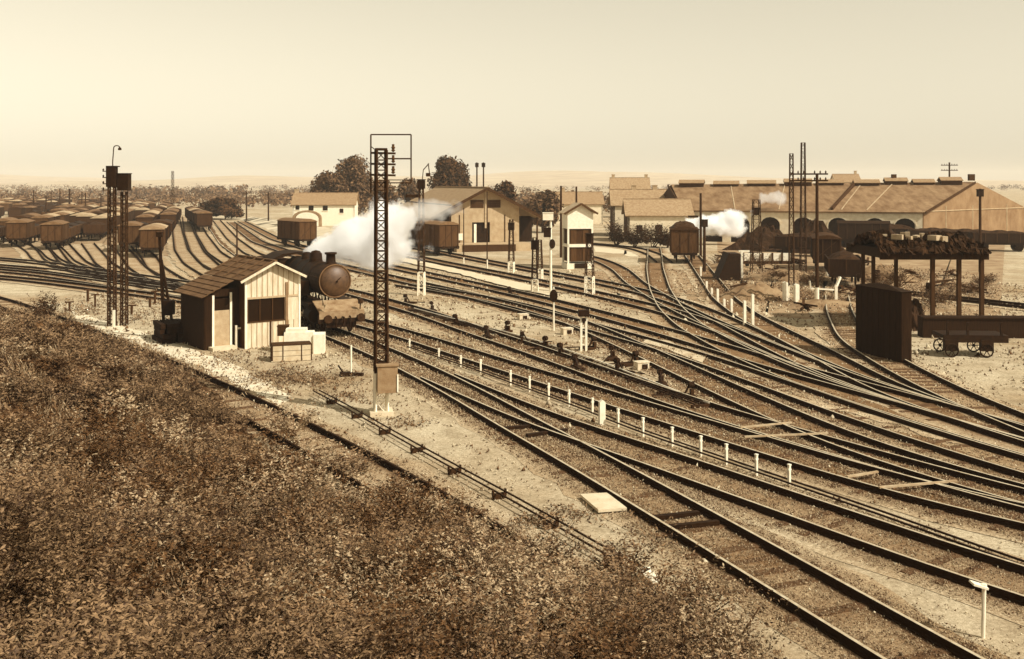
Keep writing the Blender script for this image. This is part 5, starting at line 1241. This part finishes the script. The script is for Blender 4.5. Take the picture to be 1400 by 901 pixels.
    # dark tank and wagons between
    p = G(1165, 392); make_open('dark open wagon end-on behind the tarred hut', L=5.5, load=.6, loc=(p[0],p[1]+2,0), rz=R(-14), body=M_TAR)
    p = G(1150, 372); make_van('dark van half hidden behind the open wagon, left of the coal stage posts', loc=(p[0]-.5,p[1]+3,0), rz=R(-14), body=M_TAR, roof=M_WOOD)
    p = G(1215, 335); make_open('dark tender-like open wagon in front of the shed doors, above the coal stage end', load=.7, loc=(p[0],p[1],0), rz=R(75), body=M_TAR)
    p = G(1180, 338); make_van('dark wagon standing across the shed doors, left of the coal stage', loc=(p[0],p[1],0), rz=R(75), body=M_TAR, roof=M_TAR)
right_things()

# ------------------------------------------------------------------ trees
def tree(px, d, top, w, label, m=None, seed=1, base=1.5, n=5200, leaf=.32, shape='round', name='tree'):
    x = at(px,d); H = zat(top,d); r = np.random.default_rng(seed); t = thing(name, label, 'tree', (x,d,0))
    tr = MB(); tr.tube((0,0,-.2),(0,0,H*.45),.035*H,.02*H,9); bl = []
    for k in range(18):
        f = r.uniform(.0,1)**.8; z = base+(H-base)*(.12+.78*f)
        if shape == 'round': wr = w/2*math.sqrt(max(.05,1-(2*f-.75)**2/1.6))
        elif shape == 'tri': wr = w/2*(1.15-f)
        else: wr = w/2
        a = r.uniform(0,2*math.pi); q = wr*r.uniform(.25,.72); c = (q*math.cos(a), q*math.sin(a), z); s = r.uniform(.16,.27)*w
        bl.append((c,(s,s,s*.85*min(1.4,(H-base)/w)))); tr.tube((0,0,H*.35*r.uniform(.6,1.2)), c, .012*H, .004*H, 5)
    bl.append(((0,0,H-.22*w*.8),(w*.2,w*.2,w*.18)))
    P, Nn = cloud(bl, n, r, .45); P[:,2] = np.maximum(P[:,2], .1)
    part('trunk', tr, M_BARK, t); part('crown', leaf_mesh('crown', P, Nn, r.uniform(.6,1.3,len(P))*leaf, m or M_TREE, .6, seed), None, t)
    return t
tree(482, 205, 213, 9.5, 'tall broad tree left of the big mast top, behind the white house', seed=1, n=7000)
tree(452, 200, 236, 8.0, 'lower shoulder tree spreading left below the tall broad tree', seed=2)
tree(520, 210, 248, 9.0, 'low tree between the big mast and the steam', seed=3, n=4500)
tree(615, 205, 216, 8.4, 'round domed tree just above the goods shed roof', M_TREE_D, seed=4, n=7000)
tree(560, 215, 247, 7.0, 'low tree behind the left end of the goods shed roof', seed=5, n=3500)
tree(690, 180, 248, 4.6, 'small uneven tree right of the goods shed ridge', M_TREE_D, seed=6, n=3000)
tree(742, 165, 262, 6.2, 'bushy tree behind the signal group', M_TREE, seed=7, n=4500, base=.4)
tree(722, 170, 282, 4.5, 'low bush tree at the right eave of the goods shed', M_TREE_D, seed=8, n=2500, base=.2)
tree(308, 225, 272, 8.5, 'wide dark clipped tree at the end of the tracks beyond the hut roof', M_TREE_D, seed=9, n=6000, base=.2, shape='box')
tree(290, 228, 275, 6.0, 'dark tree joined to the left of the wide clipped tree', M_TREE_D, seed=10, n=4000, base=.2, shape='box')
for i, (px, d, w, h, lab) in enumerate([(868,128,3.6,2.6,'dark shrub left of the front house windows'),(893,127,4.4,3.0,'biggest dark shrub before the front house wall'),(912,126,2.6,2.2,'dark shrub at the right of the front house, behind the wagon'),(843,130,3.4,3.2,'dark shrub in the shade of the house gable'),(1040,84,3.2,1.2,'scrubby bush on top of the dirt mound'),(1065,83,2.0,.7,'low scrub bush left of the tall mast foot'),(1230,70,2.6,1.4,'round bush under the left end of the coal stage'),(1320,74,3.0,1.1,'low bush under the middle of the coal stage'),(1345,80,2.2,.9,'low bush under the right end of the coal stage'),(62,52,2.0,1.5,'tall weed clump at the far left edge before the sidings')]):
    z = {4:1.1,5:.3,6:1.0}.get(i,0)
    if i == 9: d = 60
    bush(px, 0, z, w, h, lab, M_TREE_D if i < 4 else M_TREE, 40+i, 3600 if i < 4 else 1600, .11 if i < 4 else .065, 'shrub', d=d)
def far_woods():
    r = np.random.default_rng(12); P = []; Nn = []; S = []
    def band(x0, x1, d0, d1, h, n, clump):
        for _ in range(n):
            d = r.uniform(d0,d1); px = r.uniform(x0,x1); x = at(px,d); hh = h*r.uniform(.5,1.15); w = hh*r.uniform(.6,1.2); k = clump
            dd = r.normal(size=(k,3)); dd /= np.linalg.norm(dd,axis=1,keepdims=True)
            P.append(np.array([x,d,hh*.5])+dd*r.uniform(.4,1,(k,1))*np.array([w,w,hh*.55])); Nn.append(dd+r.normal(size=(k,3))*.4+np.array([0,0,.3])); S.append(r.uniform(.5,1.1,k)*hh*.16)
    band(-60, 440, 330, 460, 4.0, 240, 50); band(-60, 470, 480, 800, 4.6, 260, 40)
    band(-60, 1460, 900, 1500, 6.0, 420, 30); band(640, 900, 260, 420, 5.0, 130, 50); band(180, 330, 480, 560, 6.5, 40, 60)
    P = np.concatenate(P); Nn = np.concatenate(Nn); S = np.concatenate(S)
    struct('far_woods', leaf_mesh('far_woods', P, Nn, S, M_WOODS, .7, 2), None, kind='stuff')
far_woods()
def weeds():
    r = np.random.default_rng(31); P = []; Nn = []; S = []
    def patch(px, py, w, n, h):
        x, y = G(px, py)
        for _ in range(n):
            a, b_ = r.normal()*w, r.normal()*w; k = 7; c = np.array([x+a, y+b_, 0])
            P.append(c+np.abs(r.normal(size=(k,3)))*np.array([.1,.1,h])*np.sign(r.normal(size=(k,3))*np.array([1,1,0])+np.array([0,0,1]))); Nn.append(r.normal(size=(k,3))+np.array([.2,-.2,.6])); S.append(r.uniform(.02,.05,k)*(1+y*.012))
    for px, py, w, n, h in [(440,520,1.0,130,.12),(400,515,1.2,130,.1),(360,520,1.0,90,.1),(150,415,2.5,160,.15),(200,432,2,140,.15),(80,428,2.5,180,.2),(470,545,.6,60,.08),(780,705,.5,50,.06),(735,715,.25,60,.1),(900,735,.6,60,.08),(550,580,.6,50,.08),(300,495,1.5,120,.1),(1048,400,2.2,500,.16),(1075,405,2,400,.14),(1140,415,2.4,400,.12),(1225,378,2.6,500,.2),(1085,378,3,500,.18),(1300,400,3,300,.14),(1000,392,2.5,150,.12),(1220,400,3,200,.2),(1290,430,2.5,150,.15),(640,470,2,80,.08),(820,510,2,120,.08),(870,480,2,90,.08)]:
        patch(px, py, w, n, h)
    P = np.concatenate(P); Nn = np.concatenate(Nn); S = np.concatenate(S)
    struct('weeds', leaf_mesh('weeds', P, Nn, S, M_LEAF, .4, 2), None, kind='stuff')
weeds()


def stones():
    r = np.random.default_rng(77); n0 = 900000
    x = r.uniform(-30, 40, n0); y = 14+r.uniform(0, 1, n0)**1.0*80
    px = 700+1400*x/y; sd_ = toe_dist(x, y)*SGN
    f = np.sin(x*.8+.3*y)*np.sin(y*.5-.4*x)+.6*np.sin(1.9*x-2.3*y)+.4*np.sin(4.1*x+3.3*y)
    k = (sd_ < -.1) & (px > -30) & (px < 1430) & (r.uniform(size=n0) < np.clip(.2+.2*f, .03, .6)*np.clip((16/y)**1.1, .02, 1))
    x, y = x[k], y[k]; n = len(x); print('stones', n)
    S = r.uniform(.012,.05,n)*np.clip(y/22, .8, 2.6); S = np.where(r.uniform(size=n) < .012, S*2.6, S)
    V = r.normal(size=(n,4,3)); V /= np.linalg.norm(V, axis=2, keepdims=True); V[:,0] = V[:,0]*.3+np.array([0,0,.75]); V[:,1:,2] = -.25
    V = V*S[:,None,None]+np.stack([x,y,.035+.0*x],1)[:,None,:]
    T = np.array([[0,1,2],[0,2,3],[0,3,1],[1,3,2]]); F = (np.arange(n)[:,None,None]*4+T[None]).reshape(-1)
    me = bpy.data.meshes.new('gravel'); me.vertices.add(4*n); me.vertices.foreach_set('co', V.ravel().astype(np.float32)); me.loops.add(len(F)); me.loops.foreach_set('vertex_index', F.astype(np.int32))
    me.polygons.add(len(F)//3); me.polygons.foreach_set('loop_start', np.arange(0,len(F),3,dtype=np.int32)); me.materials.append(mat('stones', .32, .7, .5, .95, 0, island=.8)); me.update(calc_edges=True); me.validate()
    struct('gravel', me, None, kind='stuff')
stones()
def bed_stones():
    r = np.random.default_rng(78); A = []
    for key, n in (('T1',9000),('T2',36000),('T2b',26000),('T3',26000),('T4',16000),('T5',12000),('T6',9000),('T9',5000)):
        p = TRACKS[key]; k = (p[:,1] > 14) & (p[:,1] < 62); p = p[k]; nr, _ = normals(p)
        wt = (18/p[:,1])**1.6; i = r.choice(len(p), n, p=wt/wt.sum()); u = r.uniform(-1.5, 1.5, n); u = np.where(np.abs(np.abs(u)-.75) < .16, u+.32*np.sign(np.abs(u)-.75)*np.sign(u), u)
        A.append(np.column_stack([p[i]+nr[i]*u[:,None]+np.stack([-nr[i][:,1],nr[i][:,0]],1)*r.uniform(-.5,.5,(n,1)), np.full(n,.05)]))
    P = np.concatenate(A); n = len(P); y = P[:,1]
    S = r.uniform(.014,.036,n)*np.clip(y/24, .85, 2.0)
    V = r.normal(size=(n,4,3)); V /= np.linalg.norm(V, axis=2, keepdims=True); V[:,0] = V[:,0]*.5+np.array([0,0,.7]); V[:,1:,2] = -.2
    V = V*S[:,None,None]+P[:,None,:]
    T = np.array([[0,1,2],[0,2,3],[0,3,1],[1,3,2]]); F = (np.arange(n)[:,None,None]*4+T[None]).reshape(-1)
    me = bpy.data.meshes.new('ballast_stones'); me.vertices.add(4*n); me.vertices.foreach_set('co', V.ravel().astype(np.float32)); me.loops.add(len(F)); me.loops.foreach_set('vertex_index', F.astype(np.int32))
    me.polygons.add(len(F)//3); me.polygons.foreach_set('loop_start', np.arange(0,len(F),3,dtype=np.int32)); me.materials.append(mat('bed_stones', .22, .75, .5, .95, 0, island=.75)); me.update(calc_edges=True); me.validate()
    struct('ballast_gravel', me, None, kind='stuff')
bed_stones()
def clutter():
    r = np.random.default_rng(91)
    mound('coal_heap', 1212, 340, 11, 8, 2.9, M_COAL, 17, 'long dark coal heap behind the upper end of the coal stage')
    mound('coal_heap', 1300, 326, 16, 8, 2.2, M_COAL, 18, 'low wide coal heap before the pale end wall of the engine shed')
    q = G(1108, 352)
    make_open('dark open wagon between the telegraph pole and the coal heaps', load=.5, loc=(q[0],q[1]+2,0), rz=R(70), body=M_TAR)
    spots_ = [(1010,400),(1062,372),(1090,362),(1148,400),(1168,404),(1205,372),(1222,415),(1246,380),(1290,392),(1330,400),(1300,378),(1100,425),(1028,352),(990,352),(1252,428),(1185,362)]
    labs = ['heap of rusty scrap lying on the rough ground among the mounds']
    for i, (px, py) in enumerate(spots_):
        x, y = G(px, py); t = thing('scrap_heap', labs[0], 'scrap heap', (x,y,0), r.uniform(0,3), 'scrap heaps among the mounds')
        for k in range(5):
            b = MB(); L = r.uniform(.6,2.2); a = r.uniform(-.9,.9); b.bar((r.uniform(-.4,.4)-math.cos(a)*L/2, r.uniform(-.4,.4)-math.sin(a)*L/2, .06+.09*k),(math.cos(a)*L/2, math.sin(a)*L/2, .12+.1*k+r.uniform(0,.15)),r.uniform(.08,.25),r.uniform(.06,.16)); part('scrap_piece', b, M_DARK if k % 2 else M_WOOD, t)
    for i, (px, py, rz, lab) in enumerate([(1285,340,80,'dark open wagon beyond the coal stage, first of three in a line'),(1330,342,80,'dark open wagon beyond the coal stage, second of three in a line'),(1378,345,80,'dark open wagon beyond the coal stage, last of three in a line')]):
        q = G(px, py); make_open(lab, load=.4, loc=(q[0],q[1]+2,0), rz=R(rz), body=M_TAR, group='wagons beyond the coal stage')
    for i, (px, py, d, lab) in enumerate([(1278,0,66,'leafy scrub between the first two posts of the coal stage'),(1200,0,78,'dark scrub beside the thin posts below the coal stage'),(1110,0,80,'scrub on the rough ground behind the white rail fence'),(990,0,98,'scrub at the foot of the black coal bin')]):
        bush(px, 0, 0, 3.0, 1.3, lab, M_TREE, 400+i, 2200, .06, 'shrub', d=d)
    for i, (px, py) in enumerate([(1198,384),(1272,404)]):
        x, y = G(px, py); b = MB(); b.lathe([(.0,0),(.29,0),(.3,.1),(.33,.45),(.3,.8),(.29,.9),(.0,.88)], n=14); b.lathe([(.335,.25),(.345,.25),(.345,.3),(.335,.3)], n=14)
        solo('barrel', b, M_TAR, ['black barrel on the ground beside the thin posts under the coal stage','black barrel beyond the black tarred hut'][i], 'barrel', (x,y,0))
clutter()
def bank_bushes():
    r = np.random.default_rng(55); n = 0; done = []
    while n < 120:
        y = 10+r.uniform()**1.4*40; px = r.uniform(-20, 1000); x = at(px, y); s = float(toe_dist(np.array([x]), np.array([y]))[0])*SGN; z = float(bank_z(np.array([x]), np.array([y]))[0])
        py = 250+1400*(8-z)/y
        if s < (.6 if y < 26 else 3.2) or py > 990 or py < 420 or any((x-a)**2+(y-b)**2 < .55 for a, b in done): continue
        done.append((x,y)); w = r.uniform(1.2,2.8); h = r.uniform(.7,1.5)*(.75 if y < 14 else 1 if y < 28 else .62); c = r.uniform()
        bush(px, 0, z-.05, w, h, 'leafy bush growing in the undergrowth on the slope of the bank', M_LEAF_D if c < .45 else (M_LEAF if c < .72 else M_LEAF_L), 200+n, int(np.clip(3400*(14/y)**.8, 1000, 3400)), .036*max(1, y/17), 'bush', d=y, group='bushes on the bank')
        n += 1
bank_bushes()
def stretchers():
    for i, (a, b_, lab) in enumerate([((1012,593),(1082,586),'upper of two pale stretcher bars across the merging tracks in mid yard'),((1018,606),(1132,601),'lower of two pale stretcher bars across the merging tracks in mid yard'),((1158,662),(1200,655),'short pale bar across the merging tracks near the edge of the yard'),((1202,677),(1308,668),'long pale bar across the merging tracks near the edge of the yard')]):
        p, q = G(*a), G(*b_); m = MB(); m.bar((p[0],p[1],.2),(q[0],q[1],.2),.07,.05); o = solo('stretcher_bar', m, M_PLATE, lab, 'bar')
    for i, (a, b_) in enumerate([((892,714),(955,707)),((912,727),(982,720)),((690,590),(745,585)),((720,600),(775,592))]):
        p, q = G(*a), G(*b_); m = MB(); m.bar((p[0],p[1],.1),(q[0],q[1],.1),.14,.1)
        solo('point_timber', m, M_BLACK, ['dark rod across the main track, upper one of the lower pair','dark rod across the main track, lower one of the lower pair','dark rod at the fork of the main track, upper of two','dark rod at the fork of the main track, lower of two'][i], 'rod')
stretchers()

# ------------------------------------------------------------------ haze
def haze():
    m = bpy.data.materials.new('haze'); m.use_nodes = True; N = m.node_tree.nodes; N.clear()
    o = N.new('ShaderNodeOutputMaterial'); v = N.new('ShaderNodeVolumePrincipled'); v.inputs['Color'].default_value = (1,.98,.92,1); v.inputs['Density'].default_value = HAZE
    m.node_tree.links.new(v.outputs[0], o.inputs['Volume'])
    b = MB(); b.box((100,2200,29.5),(8000,4800,63)); struct('haze', b, m, kind='stuff')
HAZE = .00024
haze()
